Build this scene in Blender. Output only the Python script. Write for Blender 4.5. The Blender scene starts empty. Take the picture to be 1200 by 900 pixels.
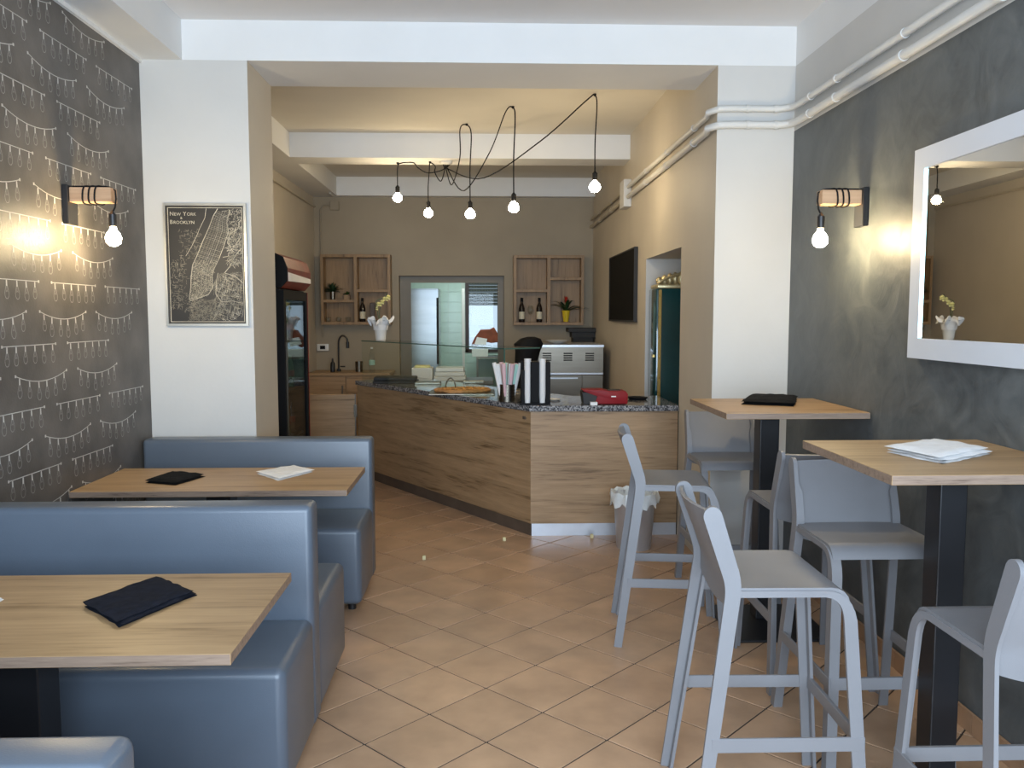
import bpy, bmesh, math, random
from mathutils import Vector, Matrix, noise
random.seed(7)
SC = bpy.context.scene
COL = SC.collection

# ------------------------------------------------------------------ camera
F = 975.0; VX, VY = 567.0, 369.5; EYE = Vector((0, 0, 1.60))
_d = Vector(((VX-600)/F, (450-VY)/F, -1.0)).normalized()
YAW = -math.asin(_d.x); PIT = math.atan2(_d.y, -_d.z)
RT = Vector((math.cos(YAW), -math.sin(YAW), 0))
FW = Vector((math.sin(YAW)*math.cos(PIT), math.cos(YAW)*math.cos(PIT), -math.sin(PIT)))
UP = RT.cross(FW)
cd = bpy.data.cameras.new('camera'); cam = bpy.data.objects.new('camera', cd); COL.objects.link(cam)
cd.sensor_width = 36; cd.lens = 36*F/1200; cd.clip_start = .05
m = Matrix((RT, UP, -FW)).transposed().to_4x4(); m.translation = EYE
cam.matrix_world = m; SC.camera = cam
# ------------------------------------------------------------------ world, lights, exposure
SC.view_settings.view_transform = 'Standard'; SC.view_settings.look = 'None'
SC.view_settings.gamma = 1; SC.view_settings.use_curve_mapping = False
SC.view_settings.exposure = 1.35
wd = bpy.data.worlds.new('world'); SC.world = wd; wd.use_nodes = True
bg = wd.node_tree.nodes['Background']
bg.inputs[0].default_value = (.66, .80, 1, 1); bg.inputs[1].default_value = .42
def area(name, loc, rot, sx, sy, power, col):
    l = bpy.data.lights.new(name, 'AREA'); l.shape = 'RECTANGLE'; l.size = sx; l.size_y = sy
    l.energy = power; l.color = col
    o = bpy.data.objects.new(name, l); COL.objects.link(o); o.location = loc; o.rotation_euler = rot
    return o
# daylight through the shop window behind the viewer
area('shopfront_daylight', (0.1, -1.12, 1.55), (math.radians(90), 0, 0), 3.3, 2.3, 118, (.66, .82, 1))
# added fill, no lamp seen: brightens the pale green kitchen beyond the doorway
area('kitchen_fill', (-.1, 12.2, 2.95), (0, 0, 0), 1.2, .3, 15, (.86, 1, .93))

# ------------------------------------------------------------------ pixel helpers
def ray(px, py): return RT*((px-600)/F) + UP*((450-py)/F) + FW
def at(px, py, Y):
    d = ray(px, py); return EYE + d*(Y/d.y)
def on(px, py, z=0.0):
    d = ray(px, py); return EYE + d*((z-EYE.z)/d.z)
def onx(px, py, X):
    d = ray(px, py); return EYE + d*(X/d.x)

# ------------------------------------------------------------------ materials
def new_mat(name):
    m = bpy.data.materials.new(name); m.use_nodes = True
    nt = m.node_tree; return m, nt, nt.nodes['Principled BSDF']
def mat(name, c, rough=.5, metal=0, var=.08, scale=6, bump=.0, bscale=60, detail=4, spec=None, stretch=None, emit=None, trans=0, ior=1.45, alpha=None, rand=0, coat=0):
    m, nt, p = new_mat(name); N = nt.nodes; L = nt.links
    tc = N.new('ShaderNodeTexCoord'); mp = N.new('ShaderNodeMapping'); L.new(tc.outputs['Object'], mp.inputs[0])
    if stretch: mp.inputs['Scale'].default_value = stretch
    nz = N.new('ShaderNodeTexNoise'); nz.inputs['Scale'].default_value = scale; nz.inputs['Detail'].default_value = detail
    L.new(mp.outputs[0], nz.inputs['Vector'])
    r = N.new('ShaderNodeValToRGB'); L.new(nz.outputs['Fac'], r.inputs[0])
    r.color_ramp.elements[0].position = .3; r.color_ramp.elements[1].position = .7
    r.color_ramp.elements[0].color = tuple(max(0, v*(1-var)) for v in c)+(1,)
    r.color_ramp.elements[1].color = tuple(min(1, v*(1+var)) for v in c)+(1,)
    out = r.outputs[0]
    if rand:
        oi = N.new('ShaderNodeObjectInfo'); mr = N.new('ShaderNodeMapRange'); L.new(oi.outputs['Random'], mr.inputs[0])
        mr.inputs[3].default_value = 1-rand; mr.inputs[4].default_value = 1+rand
        vm = N.new('ShaderNodeVectorMath'); vm.operation = 'SCALE'; L.new(out, vm.inputs[0]); L.new(mr.outputs[0], vm.inputs['Scale'])
        out = vm.outputs[0]
        # shift the grain per object
        cb = N.new('ShaderNodeVectorMath'); cb.operation = 'SCALE'; cb.inputs[0].default_value = (37, 11, 5); L.new(oi.outputs['Random'], cb.inputs['Scale'])
        L.new(cb.outputs[0], mp.inputs['Location'])
    L.new(out, p.inputs['Base Color'])
    p.inputs['Roughness'].default_value = rough; p.inputs['Metallic'].default_value = metal
    if spec is not None: p.inputs['Specular IOR Level'].default_value = spec
    if bump:
        n2 = N.new('ShaderNodeTexNoise'); n2.inputs['Scale'].default_value = bscale; n2.inputs['Detail'].default_value = 3
        L.new(mp.outputs[0], n2.inputs['Vector'])
        b = N.new('ShaderNodeBump'); b.inputs['Strength'].default_value = bump; b.inputs['Distance'].default_value = .01
        L.new(n2.outputs['Fac'], b.inputs['Height']); L.new(b.outputs[0], p.inputs['Normal'])
    if emit: p.inputs['Emission Color'].default_value = tuple(emit[:3])+(1,); p.inputs['Emission Strength'].default_value = emit[3]
    if trans: p.inputs['Transmission Weight'].default_value = trans; p.inputs['IOR'].default_value = ior
    if alpha is not None: p.inputs['Alpha'].default_value = alpha
    if coat: p.inputs['Coat Weight'].default_value = coat
    return m
def wood(name, dark, light, axis='x', rough=.45, edge=False, dens=1.0, plank=0.0):
    m, nt, p = new_mat(name); N = nt.nodes; L = nt.links
    tc = N.new('ShaderNodeTexCoord'); oi = N.new('ShaderNodeObjectInfo')
    mp = N.new('ShaderNodeMapping'); L.new(tc.outputs['Object'], mp.inputs[0])
    s = {'x': (1.1, 16, 16), 'y': (16, 1.1, 16), 'z': (16, 16, 1.1)}[axis]
    mp.inputs['Scale'].default_value = tuple(v*dens for v in s)
    cb = N.new('ShaderNodeVectorMath'); cb.operation = 'SCALE'; cb.inputs[0].default_value = (9, 13, 17); L.new(oi.outputs['Random'], cb.inputs['Scale']); L.new(cb.outputs[0], mp.inputs['Location'])
    n1 = N.new('ShaderNodeTexNoise'); n1.inputs['Scale'].default_value = 1.0; n1.inputs['Detail'].default_value = 8; n1.inputs['Roughness'].default_value = .62; n1.inputs['Distortion'].default_value = .6
    L.new(mp.outputs[0], n1.inputs['Vector'])
    n2 = N.new('ShaderNodeTexNoise'); n2.inputs['Scale'].default_value = 5; n2.inputs['Detail'].default_value = 6
    L.new(mp.outputs[0], n2.inputs['Vector'])
    mx = N.new('ShaderNodeMix'); mx.data_type = 'FLOAT'; mx.inputs[0].default_value = .3
    L.new(n1.outputs['Fac'], mx.inputs[2]); L.new(n2.outputs['Fac'], mx.inputs[3])
    r = N.new('ShaderNodeValToRGB'); L.new(mx.outputs[0], r.inputs[0])
    e = r.color_ramp.elements; e[0].position = .33; e[1].position = .62
    e[0].color = dark+(1,); e[1].color = light+(1,)
    k = e.new(.45); k.color = tuple(.35*a+.65*b for a, b in zip(dark, light))+(1,)
    L.new(r.outputs[0], p.inputs['Base Color']); p.inputs['Roughness'].default_value = rough
    b = N.new('ShaderNodeBump'); b.inputs['Strength'].default_value = .12; b.inputs['Distance'].default_value = .004
    L.new(mx.outputs[0], b.inputs['Height']); L.new(b.outputs[0], p.inputs['Normal'])
    return m
M = {}
M['white'] = mat('white_paint', (.77, .77, .76), .7, var=.02, scale=3, bump=.04, bscale=40)
M['ceil'] = mat('ceiling_paint', (.72, .71, .71), .8, var=.02, scale=2)
M['pier'] = mat('pale_grey_paint', (.60, .585, .555), .7, var=.025, scale=3, bump=.05, bscale=40)
M['taupe'] = mat('taupe_paint', (.36, .30, .215), .65, var=.05, scale=2, bump=.06, bscale=30)
M['cream'] = mat('cream_paint', (.58, .52, .43), .6, var=.04, scale=2, bump=.05, bscale=30)
M['ceil_back'] = mat('back_ceiling_paint', (.70, .66, .58), .8, var=.03, scale=2)
def plaster(name, dark, light, rough):
    m, nt, p = new_mat(name); N = nt.nodes; L = nt.links
    tc = N.new('ShaderNodeTexCoord'); out = []
    for sc, dist, det in ((1.1, 1.2, 6), (4.5, 2.2, 10)):
        nz = N.new('ShaderNodeTexNoise'); nz.inputs['Scale'].default_value = sc; nz.inputs['Detail'].default_value = det; nz.inputs['Distortion'].default_value = dist; nz.inputs['Roughness'].default_value = .62
        L.new(tc.outputs['Object'], nz.inputs['Vector']); out.append(nz)
    mx = N.new('ShaderNodeMix'); mx.data_type = 'FLOAT'; mx.inputs[0].default_value = .5
    L.new(out[0].outputs['Fac'], mx.inputs[2]); L.new(out[1].outputs['Fac'], mx.inputs[3])
    r = N.new('ShaderNodeValToRGB'); L.new(mx.outputs[0], r.inputs[0]); e = r.color_ramp.elements
    e[0].position = .36; e[1].position = .64; e[0].color = dark+(1,); e[1].color = light+(1,)
    L.new(r.outputs[0], p.inputs['Base Color'])
    mr = N.new('ShaderNodeMapRange'); L.new(out[1].outputs['Fac'], mr.inputs[0]); mr.inputs[1].default_value = .3; mr.inputs[2].default_value = .7; mr.inputs[3].default_value = rough-.08; mr.inputs[4].default_value = rough+.14
    L.new(mr.outputs[0], p.inputs['Roughness'])
    b = N.new('ShaderNodeBump'); b.inputs['Strength'].default_value = .35; b.inputs['Distance'].default_value = .012
    L.new(mx.outputs[0], b.inputs['Height']); L.new(b.outputs[0], p.inputs['Normal'])
    return m
M['plaster'] = plaster('grey_trowelled_plaster', (.055, .065, .070), (.148, .160, .160), .45)
M['paper'] = mat('dark_grey_wallpaper', (.115, .103, .092), .48, var=.35, scale=4, bump=.08, bscale=80, detail=8)
M['ink'] = mat('pale_print', (.60, .585, .55), .5, var=.1)
M['ink_soft'] = mat('faint_print', (.34, .33, .31), .5, var=.1)
M['grout'] = mat('grout', (.055, .042, .035), .9, var=.2, scale=30)
M['tile'] = mat('terracotta_tile', (.475, .299, .183), .36, var=.16, scale=5, bump=.05, bscale=40, rand=.09, detail=8)
M['skirt'] = mat('terracotta_skirting', (.40, .24, .14), .4, var=.15, scale=6, rand=.1)
M['vinyl'] = mat('grey_blue_vinyl', (.105, .130, .165), .33, var=.05, scale=4, bump=.05, bscale=250, spec=.6)
M['stool'] = mat('pale_grey_plastic', (.215, .212, .220), .42, var=.03, scale=8, bump=.05, bscale=300)
M['oak'] = wood('light_oak_top', (.19, .105, .042), (.46, .295, .150), 'x', .42)
M['oak_edge'] = wood('layered_oak_edge', (.12, .075, .05), (.34, .24, .175), 'x', .5, dens=4)
M['front'] = wood('counter_oak', (.14, .080, .035), (.42, .272, .147), 'x', .5, dens=1.1)
M['shelfwood'] = wood('shelf_oak', (.13, .075, .034), (.37, .235, .12), 'z', .5)
M['sconce_wood'] = wood('sconce_beam_wood', (.45, .23, .11), (.68, .42, .24), 'x', .5)
M['black'] = mat('black_metal', (.012, .012, .014), .35, metal=.0, var=.1, spec=.5)
M['blackmat'] = mat('black_matt', (.008, .008, .009), .7, var=.1, spec=.2)
M['cloth_navy'] = mat('dark_navy_cloth', (.010, .012, .020), .9, var=.3, scale=60, bump=.3, bscale=400, spec=.15)
M['cloth_black'] = mat('black_cloth', (.008, .008, .009), .9, var=.3, scale=60, bump=.3, bscale=400, spec=.15)
M['cloth_white'] = mat('white_napkin', (.82, .82, .82), .9, var=.03, scale=40, bump=.2, bscale=300)
M['steel'] = mat('brushed_steel', (.20, .175, .14), .33, metal=1, var=.06, scale=3, bump=.03, bscale=60, stretch=(1, 1, 14))
M['steel_k'] = mat('fridge_steel', (.42, .45, .46), .32, metal=.85, var=.08, scale=2, stretch=(1, 1, 6))
M['alu'] = mat('brushed_aluminium_kick', (.62, .65, .70), .35, metal=.7, var=.05, scale=8)
M['kick'] = mat('brown_kick_board', (.105, .075, .055), .5, var=.15, scale=8)
M['mirror'] = mat('mirror_silver', (.86, .86, .84), .01, metal=1, var=0)
M['mframe'] = mat('white_lacquer', (.70, .72, .76), .35, var=.02)
M['led'] = mat('cyan_led', (.6, .9, 1), .5, emit=(.45, .85, 1, 2.6))
M['bulb'] = mat('lit_bulb', (1, .8, .5), .3, emit=(1, .80, .50, 44))
M['bulb_s'] = mat('lit_sconce_bulb', (1, .8, .5), .3, emit=(1, .78, .44, 118))
M['pipe'] = mat('painted_conduit', (.66, .65, .62), .5, var=.04)
M['pipe_back'] = mat('cream_conduit', (.52, .46, .36), .5, var=.05)
M['red'] = mat('red_plastic', (.24, .008, .012), .5, var=.08, spec=.3)
M['darkred'] = mat('dark_red_panel', (.20, .03, .018), .4, var=.3, scale=9)
M['grey_plastic'] = mat('dark_grey_plastic', (.035, .034, .034), .55, var=.1, spec=.25)
M['green'] = mat('bottle_green_lacquer', (.008, .05, .055), .12, var=.2, scale=2, coat=.6)
M['brass'] = mat('brass', (.70, .48, .16), .25, metal=1, var=.1, bump=.1)
M['gilt'] = mat('pale_gilt', (.62, .52, .30), .35, metal=.7, var=.2, scale=30, bump=.3)
M['board'] = mat('blackboard', (.012, .011, .010), .8, var=.1, spec=.1)
M['paleg'] = mat('pale_green_paint', (.55, .62, .57), .5, var=.04)
M['ktile'] = mat('pale_green_glazed_tile', (.47, .60, .54), .25, var=.05, rand=.05)
M['leaf'] = mat('green_leaf', (.035, .09, .02), .45, var=.4, scale=20)
M['leafd'] = mat('dark_leaf', (.015, .045, .015), .45, var=.4, scale=20)
M['petal'] = mat('yellow_petal', (.80, .74, .34), .6, var=.1)
M['flower'] = mat('red_bract', (.5, .03, .015), .5, var=.2)
M['ypot'] = mat('yellow_foil', (.75, .55, .03), .35, var=.1)
M['ceramic'] = mat('white_ceramic', (.80, .79, .76), .25, var=.02)
M['wrap'] = mat('white_paper_wrap', (.82, .81, .80), .6, var=.04, bump=.2)
M['wine'] = mat('dark_bottle_glass', (.012, .008, .008), .08, var=.1, spec=.7)
M['cola'] = mat('dark_soda_bottle', (.03, .008, .005), .08, var=.1, spec=.7)
M['label'] = mat('cream_label', (.72, .66, .50), .6, var=.05)
M['crust'] = mat('baked_pizza', (.55, .26, .09), .7, var=.35, scale=25, bump=.5, bscale=60)
M['topping'] = mat('pizza_topping', (.62, .28, .07), .55, var=.5, scale=30, bump=.5, bscale=50)
M['brown'] = mat('brown_cloth', (.22, .055, .025), .8, var=.25, scale=12)
M['wbag'] = mat('white_plastic_bag', (.75, .78, .78), .35, var=.05, bump=.4, bscale=20)
M['pink'] = mat('pale_pink_paper', (.72, .48, .50), .6, var=.03)
M['mint'] = mat('pale_mint_paper', (.42, .68, .58), .6, var=.03)
M['paperw'] = mat('white_card', (.82, .80, .78), .55, var=.03)
M['scrap'] = mat('pale_yellow_scrap', (.70, .62, .35), .8, var=.1)
M['shutter'] = mat('grey_roller_shutter', (.05, .05, .062), .6, var=.1)
M['dframe'] = mat('dark_window_frame', (.05, .03, .03), .45, var=.1)
M['doorjamb'] = mat('grey_brown_frame', (.24, .21, .165), .5, var=.05)
M['fade'] = mat('map_panel', (.016, .013, .010), .5, var=.25, scale=6)
M['mapink'] = mat('map_lines', (.62, .55, .42), .5, var=.3, scale=12)
M['mapfaint'] = mat('map_faint_lines', (.30, .26, .19), .5, var=.4, scale=10)
M['silver'] = mat('silver_frame', (.60, .57, .50), .3, metal=.9, var=.08)
M['soil'] = mat('terracotta_pot', (.30, .14, .07), .8, var=.2)
def glass(name, tint, rough=0.0, mixf=.08, ior=1.3):
    m, nt, p = new_mat(name); N = nt.nodes; L = nt.links
    tr = N.new('ShaderNodeBsdfTransparent'); tr.inputs[0].default_value = tint+(1,)
    gl = N.new('ShaderNodeBsdfGlossy'); gl.inputs['Roughness'].default_value = rough
    lw = N.new('ShaderNodeLayerWeight'); pw = N.new('ShaderNodeMath'); pw.operation = 'POWER'; pw.inputs[1].default_value = 4.0; L.new(lw.outputs['Facing'], pw.inputs[0]); fr = N.new('ShaderNodeMath'); fr.operation = 'MULTIPLY_ADD'; fr.inputs[1].default_value = .55*(ior-.3); fr.inputs[2].default_value = .010*ior; L.new(pw.outputs[0], fr.inputs[0])
    ms = N.new('ShaderNodeMixShader'); L.new(fr.outputs[0], ms.inputs[0]); L.new(tr.outputs[0], ms.inputs[1]); L.new(gl.outputs[0], ms.inputs[2])
    L.new(ms.outputs[0], N['Material Output'].inputs[0]); N.remove(p)
    return m
M['glass'] = glass('clear_glass', (.93, .96, .94))
M['gedge'] = mat('green_glass_edge', (.06, .12, .09), .2, var=.05)
M['clear'] = glass('clear_plastic', (.93, .95, .95), .10, ior=1.7)
def granite():
    m, nt, p = new_mat('speckled_granite'); N = nt.nodes; L = nt.links
    tc = N.new('ShaderNodeTexCoord'); v = N.new('ShaderNodeTexVoronoi'); v.inputs['Scale'].default_value = 110; L.new(tc.outputs['Object'], v.inputs['Vector'])
    r = N.new('ShaderNodeValToRGB'); L.new(v.outputs['Color'], r.inputs[0]); r.color_ramp.interpolation = 'CONSTANT'
    e = r.color_ramp.elements; e[0].color = (.05, .05, .055, 1); e[1].position = .35; e[1].color = (.17, .17, .18, 1)
    k = e.new(.62); k.color = (.34, .33, .33, 1); k = e.new(.82); k.color = (.02, .02, .024, 1)
    L.new(r.outputs[0], p.inputs['Base Color']); p.inputs['Roughness'].default_value = .12
    return m
M['granite'] = granite()

# ------------------------------------------------------------------ mesh helpers
class MB:
    def __init__(s): s.bm = bmesh.new(); s.mi = 0
    def _f(s, vs):
        try: f = s.bm.faces.new(vs); f.material_index = s.mi; return f
        except ValueError: return None
    def hexa(s, p):
        v = [s.bm.verts.new(q) for q in p]
        for a in ((0, 3, 2, 1), (4, 5, 6, 7), (0, 1, 5, 4), (1, 2, 6, 5), (2, 3, 7, 6), (3, 0, 4, 7)): s._f([v[i] for i in a])
        return s
    def box(s, x0, x1, y0, y1, z0, z1):
        return s.hexa([(x0, y0, z0), (x1, y0, z0), (x1, y1, z0), (x0, y1, z0), (x0, y0, z1), (x1, y0, z1), (x1, y1, z1), (x0, y1, z1)])
    def prism(s, poly, z0, z1):
        n = len(poly); a = [s.bm.verts.new((p[0], p[1], z0)) for p in poly]; b = [s.bm.verts.new((p[0], p[1], z1)) for p in poly]
        s._f(a[::-1]); s._f(b)
        for i in range(n): s._f([a[i], a[(i+1) % n], b[(i+1) % n], b[i]])
        return s
    def slab(s, poly3, off):
        off = Vector(off); n = len(poly3); a = [s.bm.verts.new(p) for p in poly3]; b = [s.bm.verts.new(Vector(p)+off) for p in poly3]
        s._f(a[::-1]); s._f(b)
        for i in range(n): s._f([a[i], a[(i+1) % n], b[(i+1) % n], b[i]])
        return s
    def quad(s, a, b, c, d): s._f([s.bm.verts.new(p) for p in (a, b, c, d)]); return s
    def lathe(s, prof, n=16, c=(0, 0, 0), axis='z', cap=True):
        c = Vector(c); rings = []
        for r, z in prof:
            ring = []
            for i in range(n):
                t = 2*math.pi*i/n; x, y = r*math.cos(t), r*math.sin(t)
                p = {'z': (x, y, z), 'x': (z, x, y), 'y': (y, z, x)}[axis]
                ring.append(s.bm.verts.new(Vector(p)+c))
            rings.append(ring)
        for a, b in zip(rings, rings[1:]):
            for i in range(n): s._f([a[i], a[(i+1) % n], b[(i+1) % n], b[i]])
        if cap:
            if prof[0][0] > 1e-5: s._f(rings[0][::-1])
            if prof[-1][0] > 1e-5: s._f(rings[-1])
        return s
    def cyl(s, c, r, h, n=16, axis='z', r2=None): return s.lathe([(r, 0), (r if r2 is None else r2, h)], n, c, axis)
    def sphere(s, c, r, n=16, sz=1.0):
        return s.lathe([(max(1e-4, r*math.sin(math.pi*i/8)), -r*sz*math.cos(math.pi*i/8)) for i in range(9)], n, c)
    def tube(s, pts, r, n=8):
        pts = [Vector(p) for p in pts]; rings = []; prev = None
        for i, p in enumerate(pts):
            t = (pts[min(i+1, len(pts)-1)]-pts[max(i-1, 0)]).normalized()
            if prev is None:
                a = Vector((0, 0, 1)) if abs(t.z) < .9 else Vector((1, 0, 0)); u = t.cross(a).normalized()
            else: u = (prev - t*prev.dot(t)).normalized()
            prev = u; w = t.cross(u)
            rr = r(i/(len(pts)-1)) if callable(r) else r
            rings.append([s.bm.verts.new(p + (u*math.cos(2*math.pi*k/n)+w*math.sin(2*math.pi*k/n))*rr) for k in range(n)])
        for a, b in zip(rings, rings[1:]):
            for k in range(n): s._f([a[k], a[(k+1) % n], b[(k+1) % n], b[k]])
        s._f(rings[0][::-1]); s._f(rings[-1]); return s
    def sweep(s, path, prof, sgn):
        # path in (x,y,z); profile (a along in-plane normal of the YZ tangent, b inward along x)
        path = [Vector(p) for p in path]; rings = []
        for i, p in enumerate(path):
            t = path[min(i+1, len(path)-1)]-path[max(i-1, 0)]; t.x = 0; t.normalize()
            nrm = Vector((0, -t.z, t.y))
            k = prof(i/(len(path)-1)) if callable(prof) else prof
            rings.append([s.bm.verts.new(p+nrm*a+Vector((-sgn*b, 0, 0))) for a, b in k])
        n = len(rings[0])
        for a, b in zip(rings, rings[1:]):
            for k in range(n): s._f([a[k], a[(k+1) % n], b[(k+1) % n], b[k]])
        s._f(rings[0][::-1]); s._f(rings[-1]); return s
    def sheet(s, fn, nu, nv, th):
        # fn(u,v)->(point, normal); closed thin shell
        A = [[None]*(nv+1) for _ in range(nu+1)]; B = [[None]*(nv+1) for _ in range(nu+1)]
        for i in range(nu+1):
            for j in range(nv+1):
                p, nn = fn(i/nu, j/nv); p = Vector(p); nn = Vector(nn)
                A[i][j] = s.bm.verts.new(p+nn*th/2); B[i][j] = s.bm.verts.new(p-nn*th/2)
        for i in range(nu):
            for j in range(nv):
                s._f([A[i][j], A[i+1][j], A[i+1][j+1], A[i][j+1]]); s._f([B[i][j+1], B[i+1][j+1], B[i+1][j], B[i][j]])
        for i in range(nu):
            s._f([A[i][0], B[i][0], B[i+1][0], A[i+1][0]]); s._f([A[i+1][nv], B[i+1][nv], B[i][nv], A[i][nv]])
        for j in range(nv):
            s._f([A[0][j+1], B[0][j+1], B[0][j], A[0][j]]); s._f([A[nu][j], B[nu][j], B[nu][j+1], A[nu][j+1]])
        return s
    def bevel(s, w, seg=2):
        bmesh.ops.recalc_face_normals(s.bm, faces=s.bm.faces[:]); s.bm.normal_update()
        bmesh.ops.bevel(s.bm, geom=[e for e in s.bm.edges if len(e.link_faces) == 2 and e.calc_face_angle(0) > .5], offset=w, segments=seg, profile=.5, affect='EDGES', clamp_overlap=True)
        return s
    def build(s, name, mats, parent=None, smooth=False, world=True):
        bmesh.ops.recalc_face_normals(s.bm, faces=s.bm.faces[:])
        me = bpy.data.meshes.new(name)
        off = Vector((0, 0, 0)); q = parent
        while q is not None: off = off + q.location; q = q.parent
        if world and parent is not None:
            for v in s.bm.verts: v.co -= off
        s.bm.to_mesh(me); s.bm.free()
        for mm in (mats if isinstance(mats, (list, tuple)) else [mats]): me.materials.append(mm)
        if smooth:
            for f in me.polygons: f.use_smooth = True
            try: me.set_sharp_from_angle(angle=math.radians(38))
            except Exception: pass
        o = bpy.data.objects.new(name, me); COL.objects.link(o)
        if parent is not None: o.parent = parent
        return o
def tag(o, label, cat, group=None, kind=None):
    o['label'] = label; o['category'] = cat
    if group: o['group'] = group
    if kind: o['kind'] = kind
    return o
def thing(name, label, cat, loc, group=None, rz=0):
    o = bpy.data.objects.new(name, None); COL.objects.link(o); o.empty_display_size = .1
    o.location = loc; o.rotation_euler = (0, 0, rz); return tag(o, label, cat, group)
def solo(name, mb, mats, label, cat, group=None, smooth=False):
    o = mb.build(name, mats, None, smooth); me = o.data
    xs = [v.co for v in me.vertices]
    c = Vector(((min(p.x for p in xs)+max(p.x for p in xs))/2, (min(p.y for p in xs)+max(p.y for p in xs))/2, min(p.z for p in xs)))
    me.transform(Matrix.Translation(-c)); o.location = c
    return tag(o, label, cat, group)
def struct(name, mb, mats, parent=None, smooth=False):
    o = mb.build(name, mats, parent, smooth)
    if parent is None: o['kind'] = 'structure'
    return o
def kids(o): return [c for c in ALL() if c.parent == o]
def ALL(): return list(COL.objects)
def copy_tree(o, parent=None):
    c = o.copy(); COL.objects.link(c)
    if parent is not None: c.parent = parent
    for ch in list(o.children): copy_tree(ch, c)
    return c
def place(o, loc, rz, label, group=None):
    o.location = loc; o.rotation_euler = (0, 0, rz); o['label'] = label
    if group: o['group'] = group
    return o
def text_mesh(s, size, parent, name, material, loc, rot, ext=.0004, align='LEFT'):
    cu = bpy.data.curves.new(name, 'FONT'); cu.body = s; cu.size = size; cu.extrude = ext; cu.align_x = align; cu.resolution_u = 3
    t = bpy.data.objects.new(name, cu); COL.objects.link(t)
    dg = bpy.context.evaluated_depsgraph_get(); me = bpy.data.meshes.new_from_object(t.evaluated_get(dg)); bpy.data.objects.remove(t)
    me.materials.clear(); me.materials.append(material)
    o = bpy.data.objects.new(name, me); COL.objects.link(o); o.parent = parent; o.location = loc; o.rotation_euler = rot
    return o
def smooth_path(pts, k=8):
    pts = [Vector(p) for p in pts]; out = []
    P = [pts[0]*2-pts[1]]+pts+[pts[-1]*2-pts[-2]]
    for i in range(1, len(P)-2):
        a, b, c, d = P[i-1:i+3]
        for j in range(k):
            t = j/k; out.append(.5*((2*b)+(c-a)*t+(2*a-5*b+4*c-d)*t*t+(3*b-a-3*c+d)*t**3))
    out.append(pts[-1]); return out

# ------------------------------------------------------------------ the room
XL, XR = -2.01, 1.875          # front room side walls
XBL, XBR = -2.15, 1.405        # back zone side walls
YP, YQ, YB, YF = 5.07, 5.62, 10.75, -1.2
ZC, ZB = 3.32, 3.09
XO = -1.385                    # left pier inner face
tiles_floor = struct('floor', MB().box(-2.4, 2.3, YF-.2, 14.2, -.06, -.004), M['grout'])
S = .3226; q = S/math.sqrt(2); gap = .0036
half = (S/2-gap)*math.sqrt(2)
base_me = None
def clip(poly, ax, lim, keep):
    out = []
    for i in range(len(poly)):
        a, b = poly[i], poly[(i+1) % len(poly)]
        ia, ib = (a[ax]-lim)*keep >= 0, (b[ax]-lim)*keep >= 0
        if ia: out.append(a)
        if ia != ib:
            t = (lim-a[ax])/(b[ax]-a[ax]); out.append((a[0]+(b[0]-a[0])*t, a[1]+(b[1]-a[1])*t))
    return out
def tile_mb(poly, mb=None, c=(0, 0)):
    mb = mb or MB(); n = len(poly)
    cx = sum(p[0] for p in poly)/n; cy = sum(p[1] for p in poly)/n
    lo = [mb.bm.verts.new((p[0]+c[0], p[1]+c[1], -.0055)) for p in poly]
    hi = [mb.bm.verts.new((p[0]+c[0]+(cx-p[0])*.012, p[1]+c[1]+(cy-p[1])*.012, 0)) for p in poly]
    mb._f(hi)
    for i in range(n): mb._f([lo[i], lo[(i+1) % n], hi[(i+1) % n], hi[i]])
    return mb
cand = []
for i in range(-60, 60):
    for j in range(-60, 60):
        cx = -.2233+(i+j+1)*q; cy = 3.240+(i-j)*q
        if not (-2.4 < cx < 2.2 and -1.1 < cy < 10.9): continue
        cand.append((cy, cx))
cand.sort(); full = None; nt_ = 0; rest = MB(); restn = 0
for cy, cx in cand:
    poly = [(-half, 0), (0, -half), (half, 0), (0, half)]
    x0, x1 = (XL, XR) if cy < YP else (XBL, XBR)
    w = [(p[0]+cx, p[1]+cy) for p in poly]
    for ax, lim, keep in ((0, x0, 1), (0, x1, -1), (1, YF, 1), (1, YB, -1)): w = clip(w, ax, lim, keep) if w else w
    if len(w) < 3: continue
    d = Vector((cx, cy, 0))-EYE; dep = d.dot(FW)
    px = 600+F*d.dot(RT)/max(dep, .01); py = 450-F*d.dot(UP)/max(dep, .01)
    vis = dep > .3 and -60 < px < 1260 and py < 980 and not (cy > 6.1 and cx > .25) and cy < 8.6
    lw = [(a-cx, b-cy) for a, b in w]
    uncut = len(w) == 4 and all(abs(abs(a)+abs(b)-half) < 1e-4 for a, b in lw)
    if vis and nt_ < 300:
        if uncut:
            if full is None:
                full = tile_mb(poly).build('tile', M['tile'], tiles_floor, world=False); o = full
            else: o = full.copy(); COL.objects.link(o)
        else: o = tile_mb(lw).build('tile', M['tile'], tiles_floor, world=False)
        o.location = (cx, cy, 0); nt_ += 1
    else: tile_mb(lw, rest, (cx, cy)); restn += 1
ro = rest.build('tile_field', M['tile'], tiles_floor, world=False); ro['kind'] = 'stuff'
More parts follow.
